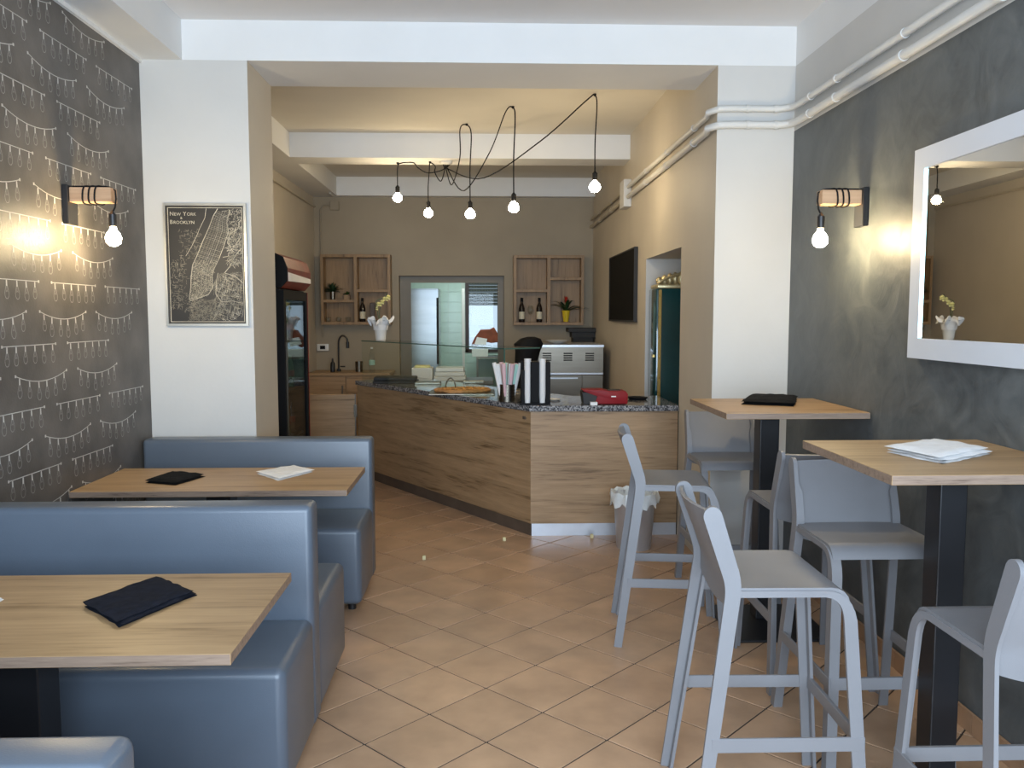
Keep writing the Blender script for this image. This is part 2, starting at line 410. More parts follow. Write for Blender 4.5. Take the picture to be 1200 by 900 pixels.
# front room
b = MB().box(XL-.3, XL, YF, YQ, 0, 3.5)
wall_left = struct('wall_left', b, M['paper'])
b = MB(); b.box(XR, XR+.3, YF, YP, 0, 2.707); b.mi = 1; b.box(XR, XR+.3, YF, YP, 2.707, ZB); b.mi = 2; b.box(XR, XR+.3, YF, YP, ZB, 3.5)
struct('wall_right', b, [M['plaster'], M['pier'], M['white']])
struct('wall_front', MB().box(XL, XR, YF-.2, YF, 0, .25).box(XL, XR, YF-.2, YF, 2.75, 3.5).box(XL, -1.7, YF-.2, YF, .25, 2.75).box(1.75, XR, YF-.2, YF, .25, 2.75), M['white'])
w1 = struct('window_1', MB().box(-1.7, 1.75, YF-.12, YF-.08, .25, .31).box(-1.7, 1.75, YF-.12, YF-.08, 2.69, 2.75).box(-1.7, -1.64, YF-.12, YF-.08, .31, 2.69).box(1.69, 1.75, YF-.12, YF-.08, .31, 2.69).box(0, .06, YF-.12, YF-.08, .31, 2.69), M['dframe'])
struct('ceiling', MB().box(XL, XR, YF, YQ-.02, ZC, ZC+.1), M['ceil'])
struct('trim_1', MB().box(XL, -1.76, YF, YP, ZB, ZC), M['white'])       # beam along left wall
struct('trim_2', MB().box(XL, XR, YP, YQ, ZB, ZC), M['white'])          # cross beam
struct('trim_3', MB().box(XL, XL+.018, YF, YP, ZB-.022, ZB), M['white'])
b = MB().box(XBL-.15, XO, YP, YQ, 0, ZB); b.bm.faces.ensure_lookup_table()
for f in b.bm.faces:
    if abs(f.calc_center_median().x-XO) < .01: f.material_index = 1
struct('wall_left_pier', b, [M['pier'], M['cream']])
b = MB().box(XBR, XR+.3, YP, 5.93, 0, ZB); b.bm.faces.ensure_lookup_table()
for f in b.bm.faces:
    if abs(f.calc_center_median().x-XBR) < .01: f.material_index = 1
struct('wall_right_pier', b, [M['pier'], M['cream']])
# back zone
struct('wall_left_back', MB().box(XBL-.2, XBL, YQ, YB, 0, 3.5), M['cream'])
b = MB().box(XBR, 2.3, 7.22, YB, 0, ZB).box(XBR, 2.3, 5.93, 7.22, 2.085, ZB).box(2.12, 2.3, 5.93, 7.22, 0, 2.085)
b.box(XBR, 2.3, YQ, YB, ZB, 3.5)
b.bm.faces.ensure_lookup_table()
for f in b.bm.faces:
    c_ = f.calc_center_median()
    if c_.z < 2.09 and (abs(c_.y-7.22) < .01 or abs(c_.z-2.085) < .005 or abs(c_.x-2.12) < .01): f.material_index = 1
struct('wall_right_back', b, [M['cream'], M['pier']])
DX0, DX1, DZ = -1.085, .262, 2.105
struct('wall_back', MB().box(XBL, DX0, YB, YB+.22, 0, 3.4).box(DX1, 1.6, YB, YB+.22, 0, 3.4).box(DX0, DX1, YB, YB+.22, DZ, 3.4), M['taupe'])
struct('ceiling_back', MB().box(XBL, XBR, YQ-.02, YB, ZC, ZC+.1), M['ceil_back'])
struct('trim_4', MB().box(XBL, -1.83, YQ, YB, ZB, ZC), M['white'])
struct('trim_5', MB().box(-1.83, XBR, 8.08, 8.44, ZB, ZC), M['white'])
struct('trim_6', MB().box(-1.83, XBR, 10.60, YB, ZB, ZC), M['white'])
# doorway lining
b = MB().box(DX0, DX0+.135, YB+.16, YB+.24, 0, DZ).box(DX1-.07, DX1, YB+.16, YB+.24, 0, DZ).box(DX0+.135, DX1-.07, YB+.16, YB+.24, DZ-.075, DZ)
b.box(DX0+.115, DX0+.14, YB+.14, YB+.16, 0, DZ-.06).box(DX1-.08, DX1-.06, YB+.14, YB+.16, 0, DZ-.06).box(DX0+.14, DX1-.08, YB+.14, YB+.16, DZ-.085, DZ-.06)
struct('door_1', b, M['doorjamb'])
# skirting tiles on the right wall
bs = struct('baseboard_right', MB().box(XR-.006, XR, YF, YP, 0, .078), M['grout'])
sk = None
yy = YF
while yy < YP-.05:
    y1 = min(yy+.30, YP)
    if abs(y1-yy-.30) < 1e-6:
        if sk is None: o = sk = MB().box(-.013, 0, .0015, .2985, .001, .08).build('tile', M['skirt'], bs, world=False)
        else: o = sk.copy(); COL.objects.link(o)
    else: o = MB().box(-.013, 0, .0015, y1-yy-.0015, .001, .08).build('tile', M['skirt'], bs, world=False)
    o.location = (XR-.004, yy, 0); yy = y1
# kitchen beyond the doorway
KX0, KX1, KY = -2.0, 1.6, 13.55
WX0, WX1, WZ0, WZ1 = -.30, .27, 1.0, 2.3
kb = MB().box(KX0-.1, KX0, YB+.22, KY, 0, 3.1).box(KX1, KX1+.1, YB+.22, KY, 0, 3.1)
struct('wall_left_kitchen', kb, M['paleg'])
kb = MB().box(KX0, WX0, KY, KY+.15, 0, 3.1).box(WX1, KX1, KY, KY+.15, 0, 3.1).box(WX0, WX1, KY, KY+.15, 0, WZ0).box(WX0, WX1, KY, KY+.15, WZ1, 3.1)
kw = struct('wall_back_kitchen', kb, M['paleg'])
struct('ceiling_kitchen', MB().box(KX0, KX1, YB+.22, KY+.15, 3.0, 3.1), M['white'])
kt = None
for ix in range(-3, 3):
    for iz in range(6):
        x = WX0+.02+ix*.205; z = .0+iz*.165
        if kt is None: o = kt = MB().box(0, .2, -.008, 0, 0, .16).build('tile', M['ktile'], kw, world=False)
        else: o = kt.copy(); COL.objects.link(o)
        o.location = (x, KY, z)
for ix in range(-4, 0):
    for iz in range(6, 14):
        o = kt.copy(); COL.objects.link(o); o.location = (WX0-.06+ix*.205, KY, iz*.165)
wn = struct('window_2', MB().box(WX0, WX0+.06, KY-.02, KY+.06, WZ0, WZ1).box(WX1-.05, WX1, KY-.02, KY+.06, WZ0, WZ1).box(WX0, WX1, KY-.02, KY+.06, WZ0, WZ0+.05).box(WX0, WX1, KY-.02, KY+.06, WZ1-.05, WZ1), M['dframe'])
MB().box(WX0+.06, WX1-.05, KY+.02, KY+.026, WZ0+.05, WZ1-.05).build('pane', M['glass'], wn)
for k in range(9):
    z1 = WZ1-.05-k*.055
    MB().box(WX0+.06, WX1-.05, KY+.04, KY+.052, z1-.051, z1).build('slat', M['shutter'], wn)
hb = MB()
for k in range(9):
    for i in range(10): hb.box(WX0+.09+i*.045, WX0+.10+i*.045, KY+.0385, KY+.040, WZ1-.05-k*.055-.03, WZ1-.05-k*.055-.024)
hb.build('slat_slots', M['pipe_back'], wn)['kind'] = 'stuff'

# ------------------------------------------------------------------ wallpaper print: strings of light bulbs
ink = MB(); soft = MB(); xw = XL+.0012
def P(y, z): return (xw, y, z)
def stroke(mb, pts, w):
    for a, b_ in zip(pts, pts[1:]):
        d = Vector((b_[0]-a[0], b_[1]-a[1])); L_ = d.length
        if L_ < 1e-6: continue
        n = Vector((-d.y, d.x))*(w/2/L_)
        mb.quad(P(a[0]-n.x, a[1]-n.y), P(b_[0]-n.x, b_[1]-n.y), P(b_[0]+n.x, b_[1]+n.y), P(a[0]+n.x, a[1]+n.y))
def print_bulb(y, z, h, tilt):
    s = h/.082
    def T(a, c): return (y+(a+tilt*c)*s, z-c*s)
    ink.quad(*[P(*T(*p)) for p in ((-.0045, .0), (-.0055, .026), (.0055, .026), (.0045, .0))])
    stroke(soft, [T(*p) for p in ((-.005, .024), (-.013, .045), (-.0165, .058), (-.014, .072), (-.006, .081), (.006, .081), (.014, .072), (.0165, .058), (.013, .045), (.005, .024))], .0028)
    stroke(soft, [T(*p) for p in ((-.003, .026), (-.006, .052), (0, .045), (.006, .052), (.003, .026))], .0016)
def string(y0, z0, L_, sag, h):
    n = 10; f = lambda t: (y0+L_*t, z0-sag*4*t*(1-t))
    stroke(ink, [f(i/n) for i in range(n+1)], .0035)
    for t in (0, 1): a = f(t); ink.quad(P(a[0]-.006, a[1]-.006), P(a[0]+.006, a[1]-.006), P(a[0]+.006, a[1]+.006), P(a[0]-.006, a[1]+.006))
    for k in range(6):
        t = .07+k*.172+random.uniform(-.012, .012); a = f(t); print_bulb(a[0], a[1]-.003, h*random.uniform(.92, 1.08), random.uniform(-.06, .06))
row = 0
for kz in range(-8, 12):
    for (yo, dz, sag) in ((3.965, 0, .0), (3.85, -.135, .035)) if kz % 2 == 0 else ((4.09, 0, .0), (4.18, -.130, .035)):
        z0 = 1.752-.2845*kz + dz
        if z0 > 3.05 or z0 < .12: continue
        y = yo-.55*8
        while y < YP:
            if y > YF+.1:
                if y+.437 < YP-.01: string(y, z0, .437, sag, .082)
            y += .55
ink.build('bulb_string_print', M['ink'], wall_left)['kind'] = 'stuff'
soft.build('bulb_outline_print', M['ink_soft'], wall_left)['kind'] = 'stuff'

# ------------------------------------------------------------------ conduits
def conduit(name, pts, r, label, clips, material, n=10):
    a = Vector(pts[0]); t = thing(name, label, 'pipe', a)
    MB().tube(pts, r, n).build('pipe', material, t, True)
    for c, ax in clips:
        mb = MB(); c = Vector(c)
        if ax == 'y': mb.lathe([(r+.004, -.012), (r+.004, .012)], 12, c, 'y')
        else: mb.lathe([(r+.004, -.012), (r+.004, .012)], 12, c, 'x')
        mb.build('clip', material, t, True)
    return t
for z, nm, rr in ((2.83, 'upper', .019), (2.735, 'lower', .022)):
    xo = XR-rr-.012; yo = YP-rr-.012
    pts = [(xo, -.9, z), (xo, yo-.12, z), (xo-.015, yo-.045, z), (xo-.06, yo-.008, z), (xo-.12, yo, z), (XBR+.08, yo, z), (XBR, yo-.004, z-.004), (XBR-rr-.03, yo+.05, z-.012), (XBR-rr-.012, yo+.15, z-.015), (XBR-rr-.012, 7.98, z-.015)]
    conduit('conduit_pipe', pts, rr, 'white painted pipe along right wall and round the pillar, %s of the two' % nm, [((xo, y, z), 'y') for y in (1.0, 2.1, 3.0, 3.7, 4.4, 4.75)]+[((x, yo, z), 'x') for x in (1.75, 1.58)]+[((XBR-rr-.012, y, z-.015), 'y') for y in (5.5, 6.3, 7.1)], M['pipe'])
    conduit('conduit_pipe', [(XBR-rr-.012, 8.22, z-.015), (XBR-rr-.012, 10.7, z-.015)], rr*.9, 'cream pipe running from junction box to back wall, %s of the pair' % nm, [((XBR-rr-.012, y, z-.015), 'y') for y in (9.0, 9.9)], M['pipe_back'])
jb = solo('junction_box', MB().box(XBR-.075, XBR, 7.98, 8.22, 2.63, 2.89).bevel(.008), M['pipe'], 'white junction box on right wall between the pipe runs', 'electrical box')
conduit('conduit_pipe', [(-1.86, 10.3, ZB-.015), (-1.86, 10.55, ZB-.02)], .01, 'thin white pipe stub under ceiling beam in far left corner', [], M['pipe'])
c1 = at(392, 241, 10.72)
solo('junction_box', MB().box(c1.x-.055, c1.x+.055, YB-.05, YB, c1.z-.055, c1.z+.055).bevel(.006), M['taupe'], 'small taupe junction box high in far left corner', 'electrical box')
conduit('conduit_pipe', [(c1.x-.05, YB-.02, c1.z), (-2.02, YB-.02, c1.z-.0), (-2.06, YB-.02, c1.z-.05), (-2.06, YB-.02, 1.32)], .011, 'thin taupe pipe dropping down the back wall beside the left shelf', [], M['taupe'])
conduit('conduit_pipe', [(XBL+.02, YQ+.1, ZB-.12), (XBL+.02, YB-.03, ZB-.12)], .014, 'cream pipe along the top of the left back wall', [], M['pipe_back'])

# ------------------------------------------------------------------ benches
def rbox(x0, x1, y0, y1, z0, z1, r, seg=4): return MB().box(x0, x1, y0, y1, z0, z1).bevel(r, seg)
def bench_parts(t, x0, x1, seat, back, zs=.46, zb=.885):
    rbox(x0, x1, seat[0], seat[1], .035, zs, .034).build('seat', M['vinyl'], t, True)
    # piping seam round the seat top
    y0, y1 = seat
    for xx in (x0+.06, x1-.06):
        for yy_ in (y0+.06, y1-.06): MB().cyl((xx, yy_, 0), .022, .045, 12).build('foot', M['black'], t, True)
    if back: rbox(x0, x1, back[0], back[1], .035, zb, .024).build('backrest', M['vinyl'], t, True)
XE = -.645
t = thing('bench', 'long grey-blue vinyl bench in the foreground corner, only its back showing', 'bench', (-1.3, 1.5, 0))
bench_parts(t, XL+.01, -.60, (1.40, 1.84), (1.28, 1.405))
t = thing('bench', 'double grey-blue vinyl bench with a shared back between the two wooden tables', 'bench', (-1.3, 3.2, 0))
bench_parts(t, XL+.01, XE, (2.62, 3.09), (3.07, 3.205), zb=.892)
rbox(XL+.01, XE-.005, 3.20, 3.81, .035, .462, .034).build('seat', M['vinyl'], t, True)
for xx in (XL+.07, XE-.07): MB().cyl((xx, 3.76, 0), .022, .045, 12).build('foot', M['black'], t, True)
t = thing('bench', 'grey-blue vinyl bench against the pale pillar, facing the room', 'bench', (-1.3, 4.7, 0))
bench_parts(t, XL+.01, XE-.02, (4.41, 4.91), (4.89, 5.03), zb=.875)

# ------------------------------------------------------------------ tables
def table(x0, x1, y0, y1, z, label, cx, cy, group, base=None, colw=.10):
    t = thing('table', label, 'table', (cx, cy, 0), group)
    mb = MB().box(x0, x1, y0, y1, z-.03, z)
    for f in mb.bm.faces:
        if abs(f.calc_center_median().z-(z-.015)) < .005: f.material_index = 1
    mb.bevel(.0015, 1).build('table_top', [M['oak'], M['oak_edge']], t)
    MB().box(cx-colw/2, cx+colw/2, cy-colw/2, cy+colw/2, .012, z-.038).bevel(.004, 2).build('column', M['black'], t)
    MB().box(cx-.11, cx+.11, cy-.11, cy+.11, z-.038, z-.03).build('mounting_plate', M['black'], t)
    bx0, bx1, by0, by1 = base or (cx-.26, cx+.26, cy-.24, cy+.24)
    MB().box(bx0, bx1, by0, by1, 0, .012).bevel(.003, 2).build('base_plate', M['black'], t)
    return t
ZT = .75; ZH = 1.13
table(XL+.005, -.64, 2.055, 2.72, ZT, 'low oak table in the left foreground with a dark navy napkin', -1.335, 2.40, 'low oak tables by the left wall', colw=.12)
table(XL+.005, -.67, 4.03, 4.65, ZT, 'low oak table nearer the pale pillar with one black and one white napkin', -1.335, 4.22, 'low oak tables by the left wall', colw=.12)
table(1.165, XR-.006, 3.94, 4.65, ZH, 'tall oak bar table nearer the counter, with a black napkin', 1.47, 4.25, 'tall bar tables by the grey wall', base=(1.22, 1.72, 3.915, 4.425))
table(1.20, XR-.006, 2.38, 3.07, ZH, 'tall oak bar table under the mirror, with a white napkin', 1.515, 2.64, 'tall bar tables by the grey wall', base=(1.27, 1.77, 2.42, 2.745), colw=.09)

# ------------------------------------------------------------------ napkins
def napkin(pix, z, material, label, h=.016, fold=2, seed=0, nm='napkin'):
    c = [on(px, py, z) for px, py in pix]
    t = thing(nm, label, 'napkin', (sum(c, Vector())/4).to_tuple())
    for k in range(fold):
        mb = MB(); nu, nv = 14, 12; z0 = z+h*k/fold+.0005; hh = h/fold; rows = []
        sh = Vector((random.uniform(-.008, .008), random.uniform(-.006, .006), 0))*k
        for i in range(nu+1):
            r_ = []
            for j in range(nv+1):
                u, v = i/nu, j/nv
                p = (c[0]*(1-u)+c[3]*u)*(1-v)+(c[1]*(1-u)+c[2]*u)*v + sh
                e = min(u, 1-u, v, 1-v)
                w = noise.noise(Vector((p.x*22+seed, p.y*22, k*3)))
                out = (p-(sum(c, Vector())/4)); out.z = 0
                p = p + out*(.06*w if e < .01 else 0)
                r_.append((p, z0+hh*(min(1, e*9)**.5)*(.85+.35*w)+.003*max(0, w)))
            rows.append(r_)
        top = [[mb.bm.verts.new((p.x, p.y, zz)) for p, zz in r_] for r_ in rows]
        bot = [[mb.bm.verts.new((p.x, p.y, z0)) for p, zz in r_] for r_ in rows]
        for i in range(nu):
            for j in range(nv):
                mb._f([top[i][j], top[i+1][j], top[i+1][j+1], top[i][j+1]]); mb._f([bot[i][j+1], bot[i+1][j+1], bot[i+1][j], bot[i][j]])
        ed = [(i, 0) for i in range(nu+1)]+[(nu, j) for j in range(1, nv+1)]+[(i, nv) for i in range(nu-1, -1, -1)]+[(0, j) for j in range(nv-1, 0, -1)]
        for a, b_ in zip(ed, ed[1:]+ed[:1]): mb._f([top[a[0]][a[1]], bot[a[0]][a[1]], bot[b_[0]][b_[1]], top[b_[0]][b_[1]]])
        mb.build('fold', material, t, True)
    return t
napkin([(100, 711), (186, 680), (229, 698), (140, 735)], ZT, M['cloth_navy'], 'large folded dark navy napkin on the nearest low table', .022, 3, 1)
napkin([(-70, 716), (-30, 696), (4, 703), (-34, 726)], ZT, M['cloth_white'], 'white napkin at the left edge of the nearest low table', .012, 2, 2)
napkin([(170, 566), (203, 555), (241, 558.5), (206, 569)], ZT, M['cloth_black'], 'black folded napkin on the low table in front of the pillar', .022, 2, 3)
napkin([(300, 555), (345, 548), (368, 553), (326, 563.5)], ZT, M['cloth_white'], 'white folded napkin on the low table in front of the pillar', .020, 2, 4)
napkin([(868, 474), (878, 466), (934, 468), (930, 476.5)], ZH, M['cloth_black'], 'black folded napkin on the farther tall bar table', .032, 2, 5)
napkin([(1040, 530), (1098, 521), (1162, 532), (1104, 544)], ZH, M['cloth_white'], 'white folded napkin on the tall table under the mirror', .028, 3, 6)

# ------------------------------------------------------------------ bar stools
def make_stool():
    t = thing('bar_stool', 'grey plastic bar stool', 'bar stool', (0, 0, 0), 'pale grey plastic bar stools')
    m_ = M['stool']; ZS = .785
    for s in (-1, 1):
        # rear leg running up into the back post
        path = []
        A = Vector((s*.238, -.255, 0)); K = Vector((s*.205, -.150, .80)); T = Vector((s*.200, -.226, 1.035))
        for i in range(9): path.append(A.lerp(K, i/8*.95))
        K0 = A.lerp(K, .95); K1 = K.lerp(T, .15)
        for i in range(1, 5):
            u = i/4; path.append(K0*(1-u)**2+K*(2*u*(1-u))+K1*u*u)
        for i in range(1, 6): path.append(K1.lerp(T, i/5*.84))
        TIP = (.87, .91, .945, .97, .988, 1.0)
        for v_ in TIP: path.append(K1.lerp(T, v_))
        NP = len(path)
        def prof(u):
            w = .019+.009*min(1, u*1.35)
            ix = round(u*(NP-1))-(NP-6)
            if ix >= 0: w *= math.sqrt(max(.02, 1-((TIP[ix]-.86)/.14)**2))
            d = .036-.012*u; th = .011
            return [(-w, 0), (w, 0), (w, th), (-w+th, th), (-w+th, d), (-w, d)] if u < .65 else [(-w, 0), (w, 0), (w, th+.004), (w*.3, th+.004), (-w+th*.5, th+.005), (-w, th+.005)]
        MB().sweep(path, prof, s).build('leg', m_, t, True)
        # front leg curving down from the seat edge
        path = [Vector((s*.205, -.145+i*.065, ZS-.012)) for i in range(5)]
        B0 = Vector((s*.205, .125, ZS-.012)); C = Vector((s*.207, .190, ZS-.014)); B1 = Vector((s*.209, .200, ZS-.095)); Ft = Vector((s*.232, .252, 0))
        for i in range(7):
            u = i/6; path.append(B0*(1-u)**2+C*(2*u*(1-u))+B1*u*u)
        for i in range(1, 8): path.append(B1.lerp(Ft, i/7))
        def prof2(u):
            w = .010+.010*min(1, max(0, u-.3)*3); d = .036; th = .011
            # outer corner on the +normal... tangent runs forward then down
            return [(-w, 0), (w, 0), (w, d), (w-th, d), (w-th, th), (-w, th)]
        MB().sweep(path, prof2, s).build('leg', m_, t, True)
    # seat: dished panel rolling down at the front
    def seat(u, v):
        x = (u-.5)*.400; yv = v*1.0
        if yv < .82: y = -.155+(.30)*yv/.82; z = ZS-.010*math.sin(math.pi*min(1, yv/.82))*(1-abs(u-.5)*2)**.5; nn = (0, 0, 1)
        else:
            a = (yv-.82)/.18; th = a*math.radians(84); y = .145+.045*math.sin(th)+.004*a; z = ZS-.045*(1-math.cos(th)); nn = (0, math.sin(th), math.cos(th))
        return (x, y, z), nn
    MB().sheet(seat, 12, 22, .012).build('seat', m_, t, True)
    def back(u, v):
        a = (u-.5)*2; x = a*.193
        low = .700+.035*(abs(a)**2)
        z = low+(1.022-low)*v
        if z < .80: y0 = -.150-.02*(z-.8)
        else: y0 = -.150-.072*(z-.80)/.22
        k = min(1, max(0, (z-.70)/.30))
        y = y0-.030*(1-a*a)*k
        return (x, y, z), (0, 1, .25 if z > .8 else 0)
    MB().sheet(back, 16, 16, .011).build('backrest', m_, t, True)
    zr = .315
    def lerp_leg(A, K, z): return A.lerp(K, z/K.z)
    for s in (-1, 1):
        A = lerp_leg(Vector((s*.238, -.255, 0)), Vector((s*.205, -.150, .80)), zr); Bf = lerp_leg(Vector((s*.232, .252, 0)), Vector((s*.209, .200, .69)), zr)
        x0 = s*(abs(A.x)+.001); x1 = s*(abs(Bf.x)+.001)
        o = s*.010; h = .022
        MB().hexa([(x0-o, A.y, zr-h), (x1-o, Bf.y+.022, zr-h), (x1, Bf.y+.022, zr-h), (x0, A.y, zr-h), (x0-o, A.y, zr+h), (x1-o, Bf.y+.022, zr+h), (x1, Bf.y+.022, zr+h), (x0, A.y, zr+h)]).bevel(.002, 1).build('footrest', m_, t)
    MB().box(-.222, .222, Bf.y+.006, Bf.y+.020, zr-h, zr+h).bevel(.002, 1).build('footrest', m_, t)
    return t
stool = make_stool()
R90 = math.radians(90)
# local +Y is the front of the stool
spots = [
    (.915+.01, 4.09, -R90-math.radians(7), 'pale grey plastic bar stool nearest the counter, side on in front of the bin'),
    (.895, 2.59, -R90-math.radians(1), 'pale grey plastic bar stool in the foreground, side on, left of the mirror table'),
    (1.435, 3.62, 0, 'pale grey plastic bar stool at the near side of the farther tall table, facing away'),
    (1.420, 3.015, math.pi, 'pale grey plastic bar stool facing the viewer, beyond the tall table under the mirror'),
    (1.405, 4.70, math.pi, 'pale grey plastic bar stool against the pillar, beyond the farther tall table'),
    (1.425, 2.065, 0, 'pale grey plastic bar stool cut off by the right edge of the photo'),
]
for i, (x, y, a, lab) in enumerate(spots):
    o = stool if i == 0 else copy_tree(stool)
    place(o, (x, y, 0), a, lab)

# ------------------------------------------------------------------ wall sconces
def sconce(sgn, wallx, y, z, label):
    # sgn +1: arm points +x
    t = thing('wall_sconce', label, 'wall lamp', (wallx, y, z), 'wood and black wall lamps')
    MB().box(0, sgn*.028, -.05, .05, -.105, .082).bevel(.003, 1).build('wall_plate', M['black'], t, world=False)
    a = MB().box(sgn*.028, sgn*.225, -.035, .035, .0, .07).bevel(.003, 1).build('arm', M['sconce_wood'], t, world=False)
    pts = [(sgn*.03, 0, .078)]
    for k in range(0, 49):
        th = k/48*3*2*math.pi; xx = .085+.085*k/48 + .012*math.sin(th)
        def sq(v): return max(-1, min(1, v*1.25))
        pts.append((sgn*xx, .042*sq(math.sin(th)), .035+.043*sq(math.cos(th))))
    pts += [(sgn*.185, 0, .078), (sgn*.208, .0, .074), (sgn*.232, .0, .060), (sgn*.234, 0, .02), (sgn*.228, 0, -.02), (sgn*.215, 0, -.045)]
    MB().tube(pts, .0042, 6).build('cable', M['blackmat'], t, True, world=False)
    cx = sgn*.215
    MB().lathe([(.004, -.035), (.012, -.048), (.019, -.055), (.019, -.112), (.017, -.114)], 14, (cx, 0, 0)).build('lamp_holder', M['black'], t, True, world=False)
    MB().lathe([(.013, -.112), (.016, -.128), (.030, -.146), (.037, -.168), (.033, -.190), (.018, -.204), (.001, -.208)], 16, (cx, 0, 0)).build('bulb', M['bulb_s'], t, True, world=False)
    return t
p = onx(76, 237, XL); sconce(1, XL, p.y+.02, p.z+.0, 'wooden-armed wall lamp with lit bulb on the patterned wallpaper')
p = onx(1015, 240, XR); sconce(-1, XR, p.y+.02, p.z+.0, 'wooden-armed wall lamp with lit bulb on the grey plaster wall')

# ------------------------------------------------------------------ mirror
MY0, MY1, MZ0, MZ1 = 1.75, onx(1067.5, 300, XR-.045).y, onx(1063, 419, XR-.045).z, onx(1072, 177, XR-.045).z
t = thing('wall_mirror', 'large rectangular mirror in a wide white frame on the grey wall', 'mirror', (XR, 2.7, MZ0))
fw = .082; xf = XR-.045; xi = XR-.030
mb = MB().box(xf, XR, MY0, MY1, MZ0, MZ0+.085).box(xf, XR, MY0, MY1, MZ1-.085, MZ1).box(xf, XR, MY1-fw, MY1, MZ0+.085, MZ1-.085).box(xf, XR, MY0, MY0+fw, MZ0+.085, MZ1-.085)
mb.build('frame', M['mframe'], t)
gl_ = MB().box(-.008, 0, -(MY1-MY0)/2+fw-.02, (MY1-MY0)/2-fw+.02, MZ0+.07, MZ1-.07).build('mirror_glass', M['mirror'], None)
gl_.parent = t; gl_.location = Vector((XR-.030, (MY0+MY1)/2, 0))-t.location; gl_.rotation_euler = (0, 0, math.radians(-.10))
MB().box(XR-.044, XR-.041, MY1-fw-.003, MY1-fw, MZ0+.09, MZ1-.09).build('light_strip', M['led'], t)

# ------------------------------------------------------------------ framed map
c0 = at(190.5, 238, YP-.02); c1 = at(291.5, 382, YP-.02)
x0, x1, z1, z0 = c0.x, c1.x, c0.z, c1.z
t = thing('framed_map', 'framed dark city map lettered New York and Brooklyn on the left pillar', 'picture', ((x0+x1)/2, YP, z0))
fy = YP-.025; e = .014
MB().box(x0, x1, fy, YP, z0, z0+e).box(x0, x1, fy, YP, z1-e, z1).box(x0, x0+e, fy, YP, z0+e, z1-e).box(x1-e, x1, fy, YP, z0+e, z1-e).build('frame', M['silver'], t)
MB().box(x0+e, x1-e, fy+.012, YP, z0+e, z1-e).build('map_panel', M['fade'], t)
i0, i1, j0, j1 = x0+e+.016, x1-e-.016, z0+e+.016, z1-e-.016
mi = MB(); mf = MB(); yf = fy+.0112
def Q(u, v): return (i0+(i1-i0)*u, j1-(j1-j0)*v)
def line(mb, pts, w=.0016):
    pts = [Q(*p) for p in pts]
    for a, b_ in zip(pts, pts[1:]):
        d = Vector((b_[0]-a[0], b_[1]-a[1]))
        if d.length < 1e-6: continue
        n = Vector((-d.y, d.x))*(w/2/d.length)
        mb.quad((a[0]-n.x, yf, a[1]-n.y), (b_[0]-n.x, yf, b_[1]-n.y), (b_[0]+n.x, yf, b_[1]+n.y), (a[0]+n.x, yf, a[1]+n.y))
for (a, b_, c, d) in ((i0-.006, i1+.006, j0-.006, j0-.003), (i0-.006, i1+.006, j1+.003, j1+.006), (i0-.006, i0-.003, j0-.003, j1+.003), (i1+.003, i1+.006, j0-.003, j1+.003)): mi.quad((a, yf, c), (b_, yf, c), (b_, yf, d), (a, yf, d))
isl_w = [(.68, 0), (.62, .06), (.55, .17), (.46, .29), (.38, .41), (.31, .50), (.285, .60), (.275, .70), (.25, .80), (.27, .82)]
isl_e = [(.84, .02), (.80, .12), (.82, .20), (.75, .33), (.68, .44), (.60, .54), (.575, .60), (.58, .70), (.52, .76), (.40, .79), (.27, .82)]
line(mi, isl_w, .004); line(mi, isl_e, .003)
def interp(pl, v):
    for a, b_ in zip(pl, pl[1:]):
        if a[1] <= v <= b_[1]: return a[0]+(b_[0]-a[0])*(v-a[1])/max(1e-6, b_[1]-a[1])
    return pl[-1][0]
k = .02
while k < .8:
    a = interp(isl_w, k); b_ = interp(isl_e, min(.78, k+.05)); line(mi if random.random() < .45 else mf, [(a, k), (b_, min(.79, k+.05))], .0012); k += .0125
for f in (.15, .3, .42, .5, .6, .7, .82, .92): line(mi if f in (.5, .7) else mf, [(interp(isl_w, v)*(1-f)+interp(isl_e, v)*f, v) for v in (.02, .1, .2, .3, .4, .5, .6, .7, .78)], .0014)
line(mi, [(.52, 0), (.50, .08), (.42, .18), (.38, .24), (.30, .34), (.22, .42)], .0025)
line(mi, [(.99, .35), (.9, .42), (.84, .5), (.75, .57), (.9, .60), (1, .66)], .0035)
line(mi, [(.66, .57), (.63, .65), (.62, .76), (.70, .83), (.85, .82), (.98, .84)], .003)
line(mi, [(.99, .25), (.9, .33), (.86, .36), (.8, .30), (.84, .22), (.95, .18), (.99, .1)], .003)
for _ in range(520):
    # borough streets to the lower right
    u, v = random.uniform(.60, 1), random.uniform(.56, .99)
    if u+v < 1.25: continue
    a = random.choice((.3, 1.87))+random.gauss(0, .08); L_ = random.uniform(.03, .10)
    uu, vv = u+L_*math.cos(a), v+L_*math.sin(a)*.7
    if uu < 1 and vv < 1 and uu > .2: line(random.choice((mf, mf, mi)), [(u, v), (uu, vv)], .0013)
for _ in range(520):
    u, v = random.uniform(.25, .62), random.uniform(.80, .99); a = random.uniform(0, 3.14); L_ = random.uniform(.02, .06)
    line(mf, [(u, v), (min(1, u+L_*math.cos(a)), min(1, v+L_*math.sin(a)*.5))], .0013)
for _ in range(420):
    u, v = random.uniform(.80, 1), random.uniform(.0, .5); a = random.uniform(0, 3.14); L_ = random.uniform(.01, .07)
    line(random.choice((mi, mf)), [(u, v), (min(1, u+L_*math.cos(a)), min(1, v+L_*math.sin(a)*.6))], .002)
